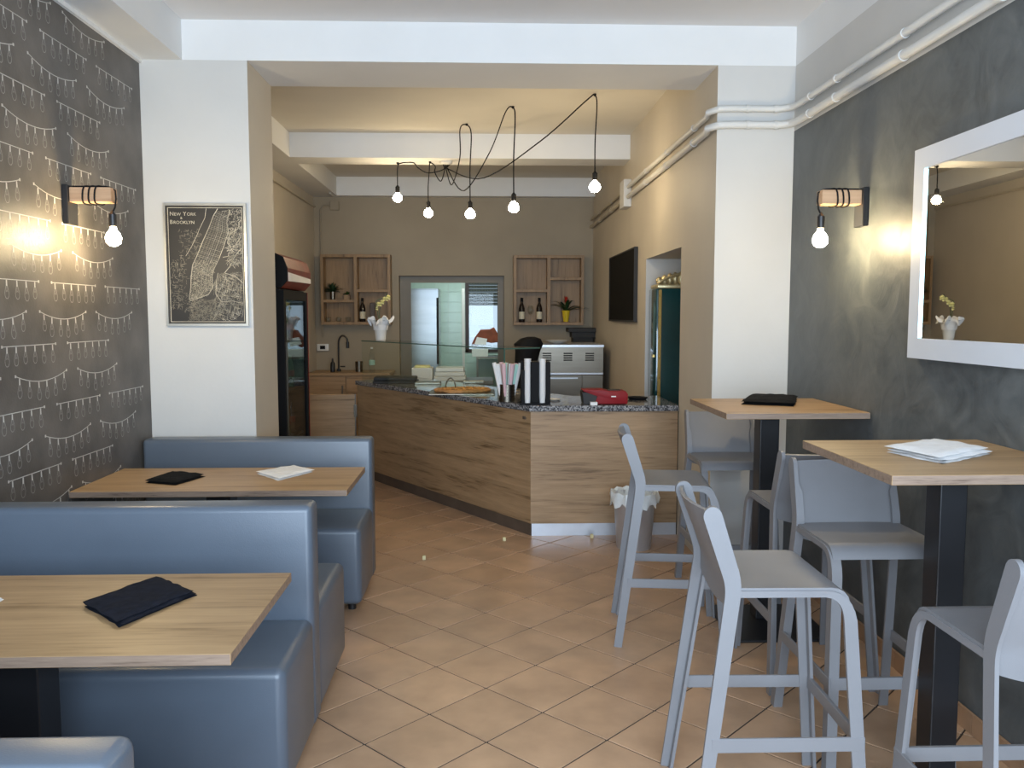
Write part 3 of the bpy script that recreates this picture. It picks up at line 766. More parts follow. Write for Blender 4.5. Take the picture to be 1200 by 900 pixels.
for _ in range(300):
    u, v = random.uniform(.0, .22), random.uniform(.45, .9); 
    if random.random() < .4: u, v = random.uniform(.12, .42), random.uniform(.18, .45)
    a = random.choice((.2, 1.8))+random.gauss(0, .2); L_ = random.uniform(.01, .06)
    line(mf, [(u, v), (max(0, u+L_*math.cos(a)), v+L_*math.sin(a)*.6)], .0013)
for _ in range(700):
    v = random.uniform(.45, .8); u = random.uniform(interp(isl_w, v), interp(isl_e, v)); a = random.choice((.6, 2.1))+random.gauss(0, .15); L_ = random.uniform(.01, .04)
    line(random.choice((mi, mf)), [(u, v), (u+L_*math.cos(a), v+L_*math.sin(a)*.6)], .0012)
mi.build('map_lines', M['mapink'], t)['kind'] = 'stuff'; mf.build('map_faint_lines', M['mapfaint'], t)['kind'] = 'stuff'
def small_caps(words, x, z, big, small):
    for wd_ in words:
        o = text_mesh(wd_[0], big, t, 'lettering', M['mapink'], (0, 0, 0), (R90, 0, 0)); o.location = Vector((x, yf-.0005, z))-t.location; x += max(v.co.x for v in o.data.vertices)+.003
        o = text_mesh(wd_[1:], small, t, 'lettering', M['mapink'], (0, 0, 0), (R90, 0, 0)); o.location = Vector((x, yf-.0005, z))-t.location; x += max(v.co.x for v in o.data.vertices)+.012
small_caps(['NEW', 'YORK'], i0+.006, j1-.042, .033, .026)
small_caps(['&'], i0+.066, j1-.066, .02, .02) if False else None
o = text_mesh('&', .020, t, 'lettering', M['mapink'], (0, 0, 0), (R90, 0, 0)); o.location = Vector((i0+.068, yf-.0005, j1-.062))-t.location
small_caps(['BROOKLYN'], i0+.006, j1-.090, .033, .026)

# ------------------------------------------------------------------ pendant lamp cluster
can = Vector((-.36, 8.24, ZB))
hooks = [(at(466, 194, 8.32), 231), (at(504, 194, 8.26), 249), (at(547, 152, 7.67), 250), (at(601, 132, 7.03), 242), (at(697, 116, 6.62), 218)]
t = thing('pendant_lamp', 'cluster of five lit bulbs on swagged black cables under the back ceiling', 'ceiling lamp', can.to_tuple())
MB().lathe([(.060, 0), (.060, -.018), (.045, -.03), (.01, -.034)], 20, can).build('ceiling_rose', M['pipe'], t, True)
for n_, (h, by) in enumerate(hooks):
    h = Vector(h); h.z = ZB if n_ < 2 else ZC
    bx = [466, 502, 551, 602, 697][n_]
    bc = at(bx, by, h.y)
    MB().lathe([(.012, 0), (.012, -.012), (.004, -.02)], 10, h).build('ceiling_hook', M['blackmat'], t, True)
    off = Vector((bc.x-h.x, 0, 0))
    s0 = can+Vector((-.03+.015*n_, 0, -.03)); mid = (s0+h)/2; sagz = {0: .10, 1: .16, 2: .22, 3: .30, 4: .20}[n_]
    low = Vector((s0.x*.72+h.x*.28, s0.y*.72+h.y*.28, min(s0.z, h.z)-sagz))
    drop = [h+Vector((0, 0, -.012)), Vector((bc.x+.012, h.y, h.z-.09)), Vector((bc.x, h.y, (h.z+bc.z)/2)), Vector((bc.x, h.y, bc.z+.10))]
    pts = smooth_path([s0, s0+Vector((0, 0, -.05)), low, (low*.45+h*.55)+Vector((0, 0, -.05 if n_ > 1 else -.02)), drop[0]+Vector((-.06 if h.x > can.x else .05, 0, -.035))]+[drop[0]]+drop[1:], 7)
    if n_ == 0:
        e0 = at(484, 194, 8.28); e0.z = ZB-.008
        pts = smooth_path([s0, s0+Vector((0, 0, -.05)), (s0+e0)/2+Vector((0, 0, -.09)), e0+Vector((.05, 0, -.05)), e0, h+Vector((.03, 0, -.008)), h+Vector((0, 0, -.05)), Vector((bc.x, h.y, bc.z+.10))], 7)
    MB().tube(pts, .0055, 6).build('cable', M['blackmat'], t, True)
    MB().lathe([(.006, .115), (.014, .105), (.021, .098), (.021, .045), (.018, .042)], 12, bc).build('lamp_holder', M['blackmat'], t, True)
    MB().lathe([(.014, .045), (.018, .035), (.035, .02), (.046, -.005), (.042, -.028), (.024, -.044), (.001, -.048)], 16, bc).build('bulb', M['bulb'], t, True)

# ------------------------------------------------------------------ counter
Cn = Vector((.335, 5.93)); Lf = Vector((-1.25, 8.28)); d = (Lf-Cn).normalized(); n = Vector((-d.y*-1, 0)); n = Vector((d.y, -d.x))
if n.x < 0: n = -n
XE2 = XBR-.005
t = thing('bar_counter', 'angled service counter clad in oak boards with a speckled granite worktop', 'counter', (Cn.x, Cn.y, 0))
ZW = .955
def P2(s_, o_): v = Cn+d*s_+n*o_; return (v.x, v.y)
Lh = (Lf-Cn).length
def inner(o_, yb): # intersection of offset line with y = yb
    v = Cn+n*o_; k = (yb-v.y)/d.y; return (v.x+d.x*k, yb)
MB().prism([P2(0, .04), (XE2, 5.97), (XE2, 6.60), inner(.66, 6.60), P2(Lh, .66), P2(Lh, .04)], 0, ZW-.03).build('carcass', M['shelfwood'], t)
# worktop
bb = .022
c_out = Vector(P2(0, -bb)); k = (5.93-bb-c_out.y)/d.y; cc = (c_out.x+d.x*k, 5.93-bb)
MB().prism([cc, (XE2, 5.93-bb), (XE2, 6.64), inner(.70, 6.64), P2(Lh+.02, .70), P2(Lh+.02, -bb)], ZW-.042, ZW).bevel(.003, 1).build('worktop', M['granite'], t)
fp = MB().box(Cn.x, XE2, 5.93, 5.965, .092, ZW-.044); fp.build('front_panel', M['front'], t)
# long left panel: own object with local x along its length so the grain follows
def along(mb, name, mt):
    o = mb.build(name, mt, None); o.parent = t; o.location = Vector((Cn.x, Cn.y, 0))-t.location; o.rotation_euler = (0, 0, math.atan2(d.y, d.x)); return o
along(MB().box(0, Lh, -.035, -.0, .092, ZW-.044), 'side_panel', M['front'])
MB().box(Cn.x+.008, XE2, 5.938, 5.965, 0, .090).build('kick_board', M['alu'], t)
along(MB().box(.01, Lh, -.035, -.008, 0, .090), 'kick_board', M['kick'])
so = MB().box(-.018, .018, 0, .008, -.011, .011).bevel(.002, 1)
o = so.build('socket', M['kick'], None); o.parent = t; o.location = Vector(P2(.07, -.002)+(.86,))-t.location; o.rotation_euler = (0, 0, math.atan2(d.y, d.x))
MB().prism([P2(Lh, .0), P2(Lh, .66), P2(Lh+.02, .66), P2(Lh+.02, .0)], .0, ZW-.044).build('end_panel', M['front'], t)
# glass screen
gz = 1.345
t = thing('glass_screen', 'clear glass food guard with a glass shelf on the counter', 'glass screen', P2(1.2, .05)+(ZW,))
def gp(s0, s1, o0, o1, z0, z1, nm, mt=None): MB().prism([P2(s0, o0), P2(s1, o0), P2(s1, o1), P2(s0, o1)], z0, z1).build(nm, mt or M['glass'], t)
gp(.36, Lh-.05, .02, .028, ZW, gz, 'pane')
gp(.36, Lh-.05, .02, .36, gz, gz+.008, 'shelf_pane')
gp(.36, Lh-.05, .0185, .0205, gz, gz+.009, 'glass_edge', M['gedge'])
gp(.358, .362, .018, .030, ZW, gz, 'glass_edge', M['gedge'])
g0 = Vector(P2(.36, .03)); 
gp(.357, .361, .02, .36, gz-.001, gz+.009, 'glass_edge', M['gedge'])

# ------------------------------------------------------------------ things on the counter
p = on(594, 470, ZW); cx, cy = p.x, p.y-.03
cup = thing('straw_holder', 'perforated steel cup holding paper-wrapped straws at the counter corner', 'cup', (cx, cy, ZW))
mb = MB(); mb.lathe([(.056, 0), (.060, .002), (.062, .13), (.064, .132), (.060, .132), (.056, .004)], 24, (0, 0, 0)); mb.build('cup_body', M['steel'], cup, True, world=False)
mb = MB()
for a in range(16):
    for k in range(5):
        th = 2*math.pi*a/16; c = Vector((.0625*math.cos(th), .0625*math.sin(th), .022+k*.022)); mb.sphere(c, .0030, 6)
mb.build('perforations', M['blackmat'], cup, world=False)['kind'] = 'stuff'
cols = ['pink', 'paperw', 'mint', 'pink', 'paperw']
nmz = {'pink': 'pale pink', 'paperw': 'white', 'mint': 'pale mint'}
for k in range(17):
    th = 2*math.pi*k/17*2.4; r0 = .018+.026*(k % 3)/2; top = r0*2.1+.01
    a = Vector((cx+r0*math.cos(th), cy+r0*math.sin(th), ZW+.012)); b_ = Vector((cx+top*math.cos(th), cy+top*math.sin(th), ZW+.27+.025*random.random()))
    cn = cols[k % 5]
    solo('straw', MB().tube([a, b_], lambda u: .010+.006*u, 8), M[cn], 'thick %s paper-wrapped straw standing in the steel cup' % nmz[cn], 'straw', 'straws in the steel cup', True)
# cup dispenser
p = on(628, 473, ZW); cx, cy = p.x, p.y-.02
t = thing('cup_dispenser', 'black cup dispenser with stacks of white cups on the counter', 'dispenser', (cx, cy, ZW))
mb = MB().box(cx-.125, cx+.10, cy-.07, cy+.09, ZW, ZW+.012); mb.build('base', M['blackmat'], t)
MB().box(cx-.045, cx+.018, cy-.06, cy+.06, ZW+.012, ZW+.31).bevel(.004, 1).build('tower', M['blackmat'], t)
MB().box(cx+.068, cx+.100, cy-.06, cy+.06, ZW+.012, ZW+.31).bevel(.004, 1).build('tower', M['blackmat'], t)
MB().box(cx-.11, cx+.10, cy+.06, cy+.085, ZW+.012, ZW+.31).build('back_plate', M['blackmat'], t)
MB().box(cx-.108, cx-.086, cy-.05, cy+.06, ZW+.012, ZW+.25).build('side_plate', M['blackmat'], t)
cupm = None
for nm, ox, cnt in (('left', -.064, 15), ('right', .043, 15)):
    for k in range(cnt):
        z = ZW+.012+k*.0175; r = .021 if nm == 'right' else .020
        if cupm is None:
            o = cupm = solo('paper_cup', MB().lathe([(.020, 0), (.0250, .062), (.0262, .064), (.0262, .067), (.0235, .066), (.019, .003)], 14, (cx+ox, cy-.02, z)), M['paperw'], '', 'cup', None, True)
        else: o = cupm.copy(); COL.objects.link(o)
        o.location = (cx+ox, cy-.035, z+.0006*k); o['label'] = 'white paper cup in the %s stack of the black dispenser' % nm; o['group'] = 'white cups in the %s dispenser stack' % nm
# payment terminal
p = on(708, 473.5, ZW); cx, cy = p.x, p.y+.01
t = thing('card_terminal', 'red and grey payment terminal on the granite worktop', 'payment terminal', (cx, cy, ZW))
MB().slab([(cx-.075, cy-.05, ZW+.004), (cx+.165, cy-.05, ZW+.004), (cx+.168, cy-.05, ZW+.075), (cx+.15, cy-.05, ZW+.098), (cx+.03, cy-.05, ZW+.098), (cx-.01, cy-.05, ZW+.108), (cx-.16, cy-.05, ZW+.108), (cx-.16, cy-.05, ZW+.098), (cx-.055, cy-.05, ZW+.06)], (0, .16, 0)).bevel(.007, 2).build('cover', M['red'], t, True)
MB().slab([(cx-.155, cy-.046, ZW), (cx-.07, cy-.046, ZW), (cx-.052, cy-.046, ZW+.058), (cx-.085, cy-.046, ZW+.085), (cx-.165, cy-.046, ZW+.092)], (0, .15, 0)).bevel(.004, 1).build('base', M['grey_plastic'], t, True)
MB().box(cx+.03, cx+.12, cy+.0, cy+.08, ZW+.098, ZW+.102).build('screen', M['grey_plastic'], t)
MB().box(cx+.045, cx+.08, cy-.0515, cy-.0495, ZW+.055, ZW+.063).build('mark', M['paperw'], t)
MB().box(cx-.11, cx-.06, cy-.09, cy-.045, ZW, ZW+.022).build('paper_slip', M['paperw'], t)
p = on(747, 468, ZW)
solo('tray', MB().lathe([(.001, .006), (.06, .006), (.078, .018), (.082, .018), (.064, 0), (.001, 0)], 20, (p.x, p.y, ZW)), M['blackmat'], 'small black tray lying by the payment terminal', 'tray', None, True)
p = on(648, 470, ZW)
solo('saucer', MB().lathe([(.001, .004), (.05, .004), (.065, .01), (.05, 0), (.001, 0)], 18, (p.x, p.y+.05, ZW)), M['ceramic'], 'pale saucer right of the black cup dispenser', 'saucer', None, True)
# pizza on trays
p = on(546, 461, ZW); pc = Vector((p.x-.03, p.y+.04, ZW))
solo('serving_tray', MB().box(pc.x-.27, pc.x+.27, pc.y-.20, pc.y+.20, ZW, ZW+.012).bevel(.003, 1), M['steel'], 'steel tray under the pizza behind the glass', 'tray')
t = thing('pizza', 'whole baked pizza on a steel tray behind the glass', 'pizza', (pc.x, pc.y, ZW+.012))
mb = MB(); N_ = 40; rings = []
for r, z in ((.001, .024), (.08, .024), (.16, .020), (.20, .024), (.225, .026), (.240, .018), (.238, .006), (.22, .001)):
    rings.append([mb.bm.verts.new((r*(1+.03*math.sin(3*a*2*math.pi/N_))*math.cos(a*2*math.pi/N_), r*.8*math.sin(a*2*math.pi/N_), z+.006*noise.noise(Vector((a*.7, r*40, 0))))) for a in range(N_)])
for a, b_ in zip(rings, rings[1:]):
    for k in range(N_): mb._f([a[k], a[(k+1) % N_], b_[(k+1) % N_], b_[k]])
mb._f(rings[-1]); mb.build('crust', M['crust'], t, True, world=False)
mb = MB()
for _ in range(90):
    r = .205*math.sqrt(random.random()); a = random.uniform(0, 6.28); mb.sphere((r*math.cos(a), .8*r*math.sin(a), .026), random.uniform(.008, .018), 7, .45)
mb.build('topping', M['topping'], t, True, world=False)['kind'] = 'stuff'
q_ = at(528, 447, pc.y+.05)
t = thing('tongs', 'steel serving tongs standing on the pizza tray', 'tongs', (q_.x, q_.y, ZW+.012))
for s in (-1, 1): MB().tube(smooth_path([(s*.035, .02*s, .006), (s*.04, 0, .05), (s*.02, 0, .095), (0, 0, .11)], 5), .006, 6).build('arm', M['steel'], t, True, world=False)
for nm, px, py, w_, h_, lab in (('tray', 604, 461, .10, .014, 'small steel tray behind the straw cup'), ('tray', 500, 452, .12, .022, 'steel tray left of the pizza behind the glass'), ('tray', 555, 451, .10, .03, 'steel tray right behind the pizza')):
    p = on(px, py, ZW); solo('serving_tray', MB().box(p.x-w_, p.x+w_, p.y+.12, p.y+.30, ZW, ZW+h_).bevel(.004, 1), M['steel'], lab, 'tray')
p = on(461, 450, ZW)
t = thing('warming_plate', 'low dark grey lidded plate at the far end of the counter', 'tray', (p.x, p.y+.12, ZW))
MB().box(p.x-.20, p.x+.22, p.y+.02, p.y+.26, ZW, ZW+.025).bevel(.006, 2).build('base', M['grey_plastic'], t, True)
MB().box(p.x-.19, p.x+.21, p.y+.025, p.y+.25, ZW+.025, ZW+.062).bevel(.014, 3).build('lid', M['grey_plastic'], t, True)
# white food containers further behind
p = at(525, 445, 8.9)
t = thing('prep_bench', 'steel preparation bench between counter and doorway', 'workbench', (-.3, 9.1, 0))
MB().box(-.95, .10, 8.85, 9.45, .86, .90).bevel(.004, 1).build('worktop', M['steel'], t)
for xx in (-.90, .05):
    for yy_ in (8.9, 9.4): MB().box(xx-.02, xx+.02, yy_-.02, yy_+.02, 0, .86).build('leg', M['steel'], t)
MB().box(-.90, .05, 8.9, 9.4, .25, .27).build('lower_shelf', M['steel'], t)
for k in range(3):
    x0 = at(509, 440, 9.0).x; x1 = at(546, 440, 9.0).x
    solo('food_box', MB().box(x0+.01*k, x1-.01*k, 8.92, 9.22, .901+k*.047, .901+k*.047+.044).bevel(.006, 2), M['ceramic'], ['white food tray at the bottom of the stack behind the counter', 'white food tray in the middle of the stack behind the counter', 'white food tray on top of the stack behind the counter'][k], 'food container', 'white food trays behind the counter')
x0 = at(483, 440, 9.0).x; x1 = at(507, 440, 9.0).x
solo('food_box', MB().box(x0, x1, 8.95, 9.2, .901, 1.035).bevel(.006, 2), M['cloth_white'], 'white carton with a yellow top left of the food tray stack', 'food container')
solo('cheese_block', MB().box(x0+.03, x1-.03, 8.98, 9.12, 1.036, 1.06).bevel(.006, 2), M['petal'], 'yellow block on the white carton behind the counter', 'food')

# orchid in a white wrapped pot on the glass shelf
b0 = at(446, 402.5, 8.0); ZG = gz+.009
def blade(mb, base, dirn, L_, w, droop, seg=6):
    base = Vector(base); dv = Vector(dirn).normalized(); side = dv.cross(Vector((0, 0, 1)))
    if side.length < .05: side = Vector((1, 0, 0))
    side.normalize(); prev = None
    for i in range(seg+1):
        u = i/seg; p_ = base+dv*L_*u+Vector((0, 0, -droop*L_*u*u)); ww = w*math.sin(math.pi*min(.98, .15+u*.85))
        cur = (mb.bm.verts.new(p_-side*ww/2), mb.bm.verts.new(p_+Vector((0, 0, -.15*ww))), mb.bm.verts.new(p_+side*ww/2))
        if prev: mb._f([prev[0], prev[1], cur[1], cur[0]]); mb._f([prev[1], prev[2], cur[2], cur[1]])
        prev = cur
ox, oy = b0.x, 8.0
v_ = Vector((ox, oy))-Cn; oo = v_.dot(n); ss = v_.dot(d)
ox, oy = P2(Lh-.09, .21)
t = thing('orchid', 'yellow orchid in a white pot with white paper wrap on the glass shelf', 'plant', (ox, oy, ZG))
MB().lathe([(.050, 0), (.070, .16), (.074, .165), (.066, .165), (.048, .01)], 20).build('pot', M['ceramic'], t, True, world=False)
mb = MB(); rr_ = []
for kk, (r_, z_, w_, h_) in enumerate(((.070, .10, 0, 0), (.076, .15, .004, .004), (.098, .19, .014, .012), (.108, .212, .020, .026), (.112, .185, .026, .035))):
    rr_.append([mb.bm.verts.new(((r_+w_*math.sin(a_*7+kk*.3))*math.cos(a_), (r_+w_*math.sin(a_*7+kk*.3))*math.sin(a_), z_+h_*math.sin(a_*5+1)+.4*h_*math.sin(a_*11))) for a_ in [2*math.pi*q_/64 for q_ in range(64)]])
for a, b_ in zip(rr_, rr_[1:]):
    for k in range(64): mb._f([a[k], a[(k+1) % 64], b_[(k+1) % 64], b_[k]])
mb.build('paper_wrap', M['wrap'], t, world=False)
mb = MB()
for k in range(6): a = k*1.05; blade(mb, (0, 0, .16), (math.cos(a), math.sin(a), .7), .15, .045, .35)
mb.build('leaves', M['leafd'], t, world=False)
for s in (-1, 1):
    st = smooth_path([(0, 0, .15), (-.02+s*.01, 0, .28), (-.01+s*.03, 0, .38), (.05+s*.02, 0, .44+.02*s)], 5)
    MB().tube(st, .003, 5).build('stem', M['leaf'], t, world=False)
mb = MB()
for k in range(11):
    c = Vector((-.035+.012*k, random.uniform(-.02, .02), .33+.010*k+random.uniform(-.02, .025)))
    for j in range(5): a = j*1.257; blade(mb, c, (math.cos(a), -.4, math.sin(a)), .026, .026, 0, 3)
mb.build('flowers', M['petal'], t, world=False)

# ------------------------------------------------------------------ back counter, gate, tap
t = thing('sink_cabinet', 'oak sink cabinet against the back wall beside the fridge', 'cabinet', (-1.7, 10.45, 0))
MB().box(XBL+.01, DX0-.08, 10.17, YB-.01, 0, .87).build('body', M['shelfwood'], t)
MB().box(XBL+.01, DX0-.06, 10.14, YB-.01, .87, .90).build('worktop', M['oak'], t)
for k in range(2):
    xx = XBL+.02+k*.46; d_ = MB().box(xx, xx+.445, 10.15, 10.17, .02, .86).bevel(.002, 1).build('door', M['front'], t); MB().box(xx+.40, xx+.415, 10.135, 10.15, .6, .75).build('handle', M['steel'], d_)
g = [at(365, 462, 8.15), at(417, 462, 8.15)]
gzt = g[0].z
t = thing('swing_gate', 'low oak swing gate closing the gap beside the counter end', 'gate', (g[0].x, 8.15, 0))
MB().box(g[0].x-.05, g[1].x-.01, 8.13, 8.165, .08, gzt).bevel(.002, 1).build('gate_panel', M['front'], t)
MB().box(g[1].x-.01, g[1].x+.0, 8.135, 8.16, .08, gzt).build('edge_strip', M['steel'], t)
MB().box(g[0].x-.08, g[0].x-.05, 8.12, 8.17, 0, gzt).build('post', M['shelfwood'], t)
MB().box(g[1].x-.015, g[1].x+.015, 8.10, 8.13, gzt-.22, gzt-.10).build('catch', M['steel'], t)
fb = at(400, 438, 10.5)
t = thing('tap', 'tall black swan-neck tap over the sink', 'tap', (fb.x-.03, 10.5, .90))
MB().tube(smooth_path([(0, 0, 0), (0, 0, .30), (.01, 0, .40), (.05, 0, .445), (.10, 0, .42), (.115, 0, .36)], 6), .011, 8).build('spout', M['black'], t, True, world=False)
MB().cyl((.115, 0, .29), .02, .08, 12).build('spray_head', M['black'], t, True, world=False)
MB().cyl((0, 0, 0), .028, .03, 12).build('base', M['black'], t, True, world=False)
MB().cyl((.02, 0, .06), .008, .06, 8, 'x').build('lever', M['black'], t, True, world=False)
q_ = at(390, 437, 10.35)
solo('soap_dispenser', MB().lathe([(.028, 0), (.03, .01), (.028, .11), (.012, .13), (.010, .165), (.004, .17)], 14, (q_.x, 10.35, .90)), M['black'], 'small black dispenser left of the tap', 'dispenser', None, True)
q_ = at(421, 437, 10.4)
solo('steel_cup', MB().lathe([(.045, 0), (.048, .13), (.044, .13), (.041, .005)], 18, (q_.x, 10.4, .90)), M['steel'], 'small steel cup beside the tap', 'cup', None, True)
q_ = at(436, 437, 10.3)
t = thing('water_bottle', 'clear plastic water bottle right of the steel cup', 'bottle', (q_.x, 10.3, .90))
MB().lathe([(.034, 0), (.036, .02), (.033, .06), (.036, .1), (.036, .17), (.030, .22), (.014, .265), (.013, .29)], 18).build('body', M['clear'], t, True, world=False)
MB().cyl((0, 0, .288), .015, .02, 12).build('cap', M['paperw'], t, True, world=False)
MB().lathe([(.0365, .09), (.0365, .15)], 18, cap=False).build('label', M['mint'], t, True, world=False)
q_ = at(379, 407, YB)
t = thing('wall_socket', 'white socket box low on the back wall by the fridge', 'socket', (q_.x, YB, q_.z))
MB().box(q_.x-.075, q_.x+.075, YB-.04, YB, q_.z-.045, q_.z+.045).bevel(.008, 2).build('box', M['ceramic'], t, True)
MB().box(q_.x-.035, q_.x+.03, YB-.044, YB-.04, q_.z-.022, q_.z+.022).build('socket_face', M['blackmat'], t)

# ------------------------------------------------------------------ box shelves
def shelf(x0, x1, z0, z1, layout, label):
    yf_, yb_ = YB-.20, YB-.002; th = .035; xm = (x0+x1)/2
    t = thing('box_shelf', label, 'shelf', (xm, YB, z0), 'oak box shelves on the back wall')
    MB().box(x0, x1, yb_-.012, yb_, z0, z1).build('back_panel', M['shelfwood'], t)
    for a, c in ((x0, x0+th), (x1-th, x1), (xm-th*.6, xm+th*.6)): MB().box(a, c, yf_, yb_-.012, z0, z1).build('upright', M['shelfwood'], t)
    for z in (z0, z1-th):
        MB().box(x0+th, xm-th*.6, yf_, yb_-.012, z, z+th).build('board', M['shelfwood'], t); MB().box(xm+th*.6, x1-th, yf_, yb_-.012, z, z+th).build('board', M['shelfwood'], t)
    zl, zr = layout
    MB().box(x0+th, xm-th*.6, yf_, yb_-.012, zl-th, zl).build('board', M['shelfwood'], t)
    MB().box(xm+th*.6, x1-th, yf_, yb_-.012, zr-th, zr).build('board', M['shelfwood'], t)
    return t
YS = YB-.20
a = at(375, 298, YS); c = at(458, 380.5, YS)
zl = at(390, 351, YS).z; zr = at(440, 339, YS).z
SLx0, SLx1, SLz0, SLz1 = a.x, c.x, c.z, a.z
shelf(a.x, c.x, c.z, a.z, (zl, zr), 'oak box shelf left of the doorway with a potted plant and a bottle'); SL = (c.z+.035, zl, zr)
a = at(602, 299, YS); c = at(684, 381, YS)
zl2 = at(620, 339, YS).z; zr2 = at(665, 325, YS).z
shelf(a.x, c.x, c.z, a.z, (zl2, zr2), 'oak box shelf right of the doorway with wine bottles and a red flower'); SRz = c.z+.035
yS = YB-.11
def bottle(px, z, h, label, glassm='wine', lab=True):
    x = at(px, 370, yS).x
    t = thing('wine_bottle', label, 'bottle', (x, yS, z), 'bottles on the box shelves')
    k = h/.30
    MB().lathe([(.034*k, 0), (.037*k, .01*k), (.037*k, .17*k), (.028*k, .205*k), (.014*k, .235*k), (.0135*k, .285*k), (.016*k, .29*k), (.016*k, .30*k)], 16).build('body', M[glassm], t, True, world=False)
    if lab: MB().lathe([(.038*k, .04*k), (.038*k, .13*k)], 16, cap=False).build('label', M['label'], t, True, world=False)
    MB().lathe([(.0165*k, .255*k), (.0168*k, .301*k), (.001, .302*k)], 12, cap=False).build('capsule', M['blackmat'], t, True, world=False)
bottle(425, SL[0], .30, 'dark bottle with cream label in the left shelf, lower right box')
bottle(611.5, SRz, .31, 'dark wine bottle with cream label, left of the wine glass')
bottle(632, SRz, .31, 'dark wine bottle with cream label, right of the wine glass')
x = at(437, 370, yS).x
solo('gift_box', MB().box(x-.03, x+.03, yS-.04, yS+.03, SL[0], SL[0]+.24).bevel(.003, 1), M['kick'], 'narrow dark box beside the bottle in the left shelf', 'box')
x = at(621.5, 370, yS).x
solo('wine_glass', MB().lathe([(.03, 0), (.03, .003), (.004, .008), (.004, .09), (.02, .105), (.036, .14), (.034, .18), (.026, .21), (.024, .21), (.032, .18), (.034, .14), (.018, .108), (.001, .1)], 18, (x, yS-.03, SRz)), M['clear'], 'wine glass between the two wine bottles', 'glass', None, True)
for k, px in enumerate((385, 397, 408)):
    x = at(px, 376, yS).x
    solo('glass_jar', MB().lathe([(.025, 0), (.035, .015), (.037, .04), (.03, .06), (.027, .06), (.033, .04), (.03, .01), (.001, .005)], 16, (x, yS, SL[0])), M['clear'], ['small glass bowl, leftmost of three at the bottom of the left shelf', 'small glass bowl, middle of three at the bottom of the left shelf', 'small glass bowl, rightmost of three at the bottom of the left shelf'][k], 'bowl', 'small glass bowls', True)
x = at(390, 351, yS).x
t = thing('potted_plant', 'bushy dark green plant in a steel pot on the left shelf', 'plant', (x, yS, SL[1]))
MB().lathe([(.03, 0), (.036, .10), (.033, .10), (.028, .01)], 16).build('pot', M['steel'], t, True, world=False)
mb = MB()
for k in range(90):
    a_ = random.uniform(0, 6.28); e_ = random.uniform(.2, 1.4); blade(mb, (0, 0, .095), (math.cos(a_)*math.cos(e_), math.sin(a_)*math.cos(e_)*.6, math.sin(e_)), random.uniform(.12, .20), .020, .35, 4)
mb.build('leaves', M['leafd'], t, world=False)
x = at(407, 351, yS).x
t = thing('potted_plant', 'tiny green plant in a wooden cube pot on the left shelf', 'plant', (x, yS, SL[1]))
MB().box(-.035, .035, -.035, .035, 0, .06).build('pot', M['shelfwood'], t, world=False)
mb = MB()
for k in range(40):
    a_ = random.uniform(0, 6.28); e_ = random.uniform(.3, 1.4); blade(mb, (0, 0, .055), (math.cos(a_)*math.cos(e_), math.sin(a_)*math.cos(e_), math.sin(e_)), random.uniform(.05, .09), .016, .3, 3)
mb.build('leaves', M['leaf'], t, world=False)
x = at(663, 375, yS).x
t = thing('bromeliad', 'red-flowered bromeliad in a yellow pot on the right shelf', 'plant', (x, yS-.02, SRz))
MB().lathe([(.03, 0), (.032, .01), (.05, .13), (.056, .15), (.045, .14), (.028, .02)], 16).build('pot', M['ypot'], t, True, world=False)
MB().lathe([(.05, 0), (.055, .006), (.03, .008)], 16).build('saucer', M['soil'], t, True, world=False)
mb = MB()
for k in range(16):
    a_ = k*2.4; e_ = .55+.5*((k*7) % 5)/5; blade(mb, (0, 0, .13), (math.cos(a_)*math.cos(e_), math.sin(a_)*math.cos(e_)*.45-.1, math.sin(e_)), .32+.04*(k % 3), .038, .55, 7)
mb.build('leaves', M['leafd'], t, world=False)
mb = MB()
for k in range(14):
    a_ = k*2.4; e_ = .6+.6*k/14; blade(mb, (0, 0, .24+.004*k), (math.cos(a_)*math.cos(e_), math.sin(a_)*math.cos(e_), math.sin(e_)), .06, .022, .1, 4)
mb.build('flower', M['flower'], t, world=False)
MB().cyl((0, 0, .12), .008, .16, 8).build('stem', M['leaf'], t, True, world=False)

# ------------------------------------------------------------------ drinks fridge (faces +x)
fx = -1.475; fy0 = 6.22; fy1 = 7.05
zt = at(340, 338, fy0).z; zh = at(335, 296, fy0).z
t = thing('drinks_fridge', 'tall black glass-door drinks fridge with a red header beside the left pillar', 'fridge', (-1.8, 6.6, 0))
mb = MB().box(XBL+.02, fx-.03, fy0, fy0+.03, .0, zt).box(XBL+.02, fx-.03, fy1-.03, fy1, .0, zt).box(XBL+.02, XBL+.05, fy0+.03, fy1-.03, 0, zt).box(XBL+.05, fx-.03, fy0+.03, fy1-.03, 0, .22).box(XBL+.05, fx-.03, fy0+.03, fy1-.03, zt-.05, zt)
mb.build('body', M['blackmat'], t)
dr = MB().box(fx-.03, fx, fy0, fy0+.07, .2, zt-.01).box(fx-.03, fx, fy1-.07, fy1, .2, zt-.01).box(fx-.03, fx, fy0+.07, fy1-.07, .2, .27).box(fx-.03, fx, fy0+.07, fy1-.07, zt-.08, zt-.01).build('door', M['blackmat'], t)
MB().box(fx-.02, fx-.012, fy0+.07, fy1-.07, .27, zt-.08).build('pane', glass('fridge_glass', (.75, .82, .84), .0, ior=1.6), dr)
MB().box(fx, fx+.012, fy0+.03, fy0+.045, .7, 1.4).build('handle', M['steel'], dr)
MB().box(fx-.005, fx+.002, fy1-.012, fy1, .2, zt-.01).build('red_strip', M['red'], t)

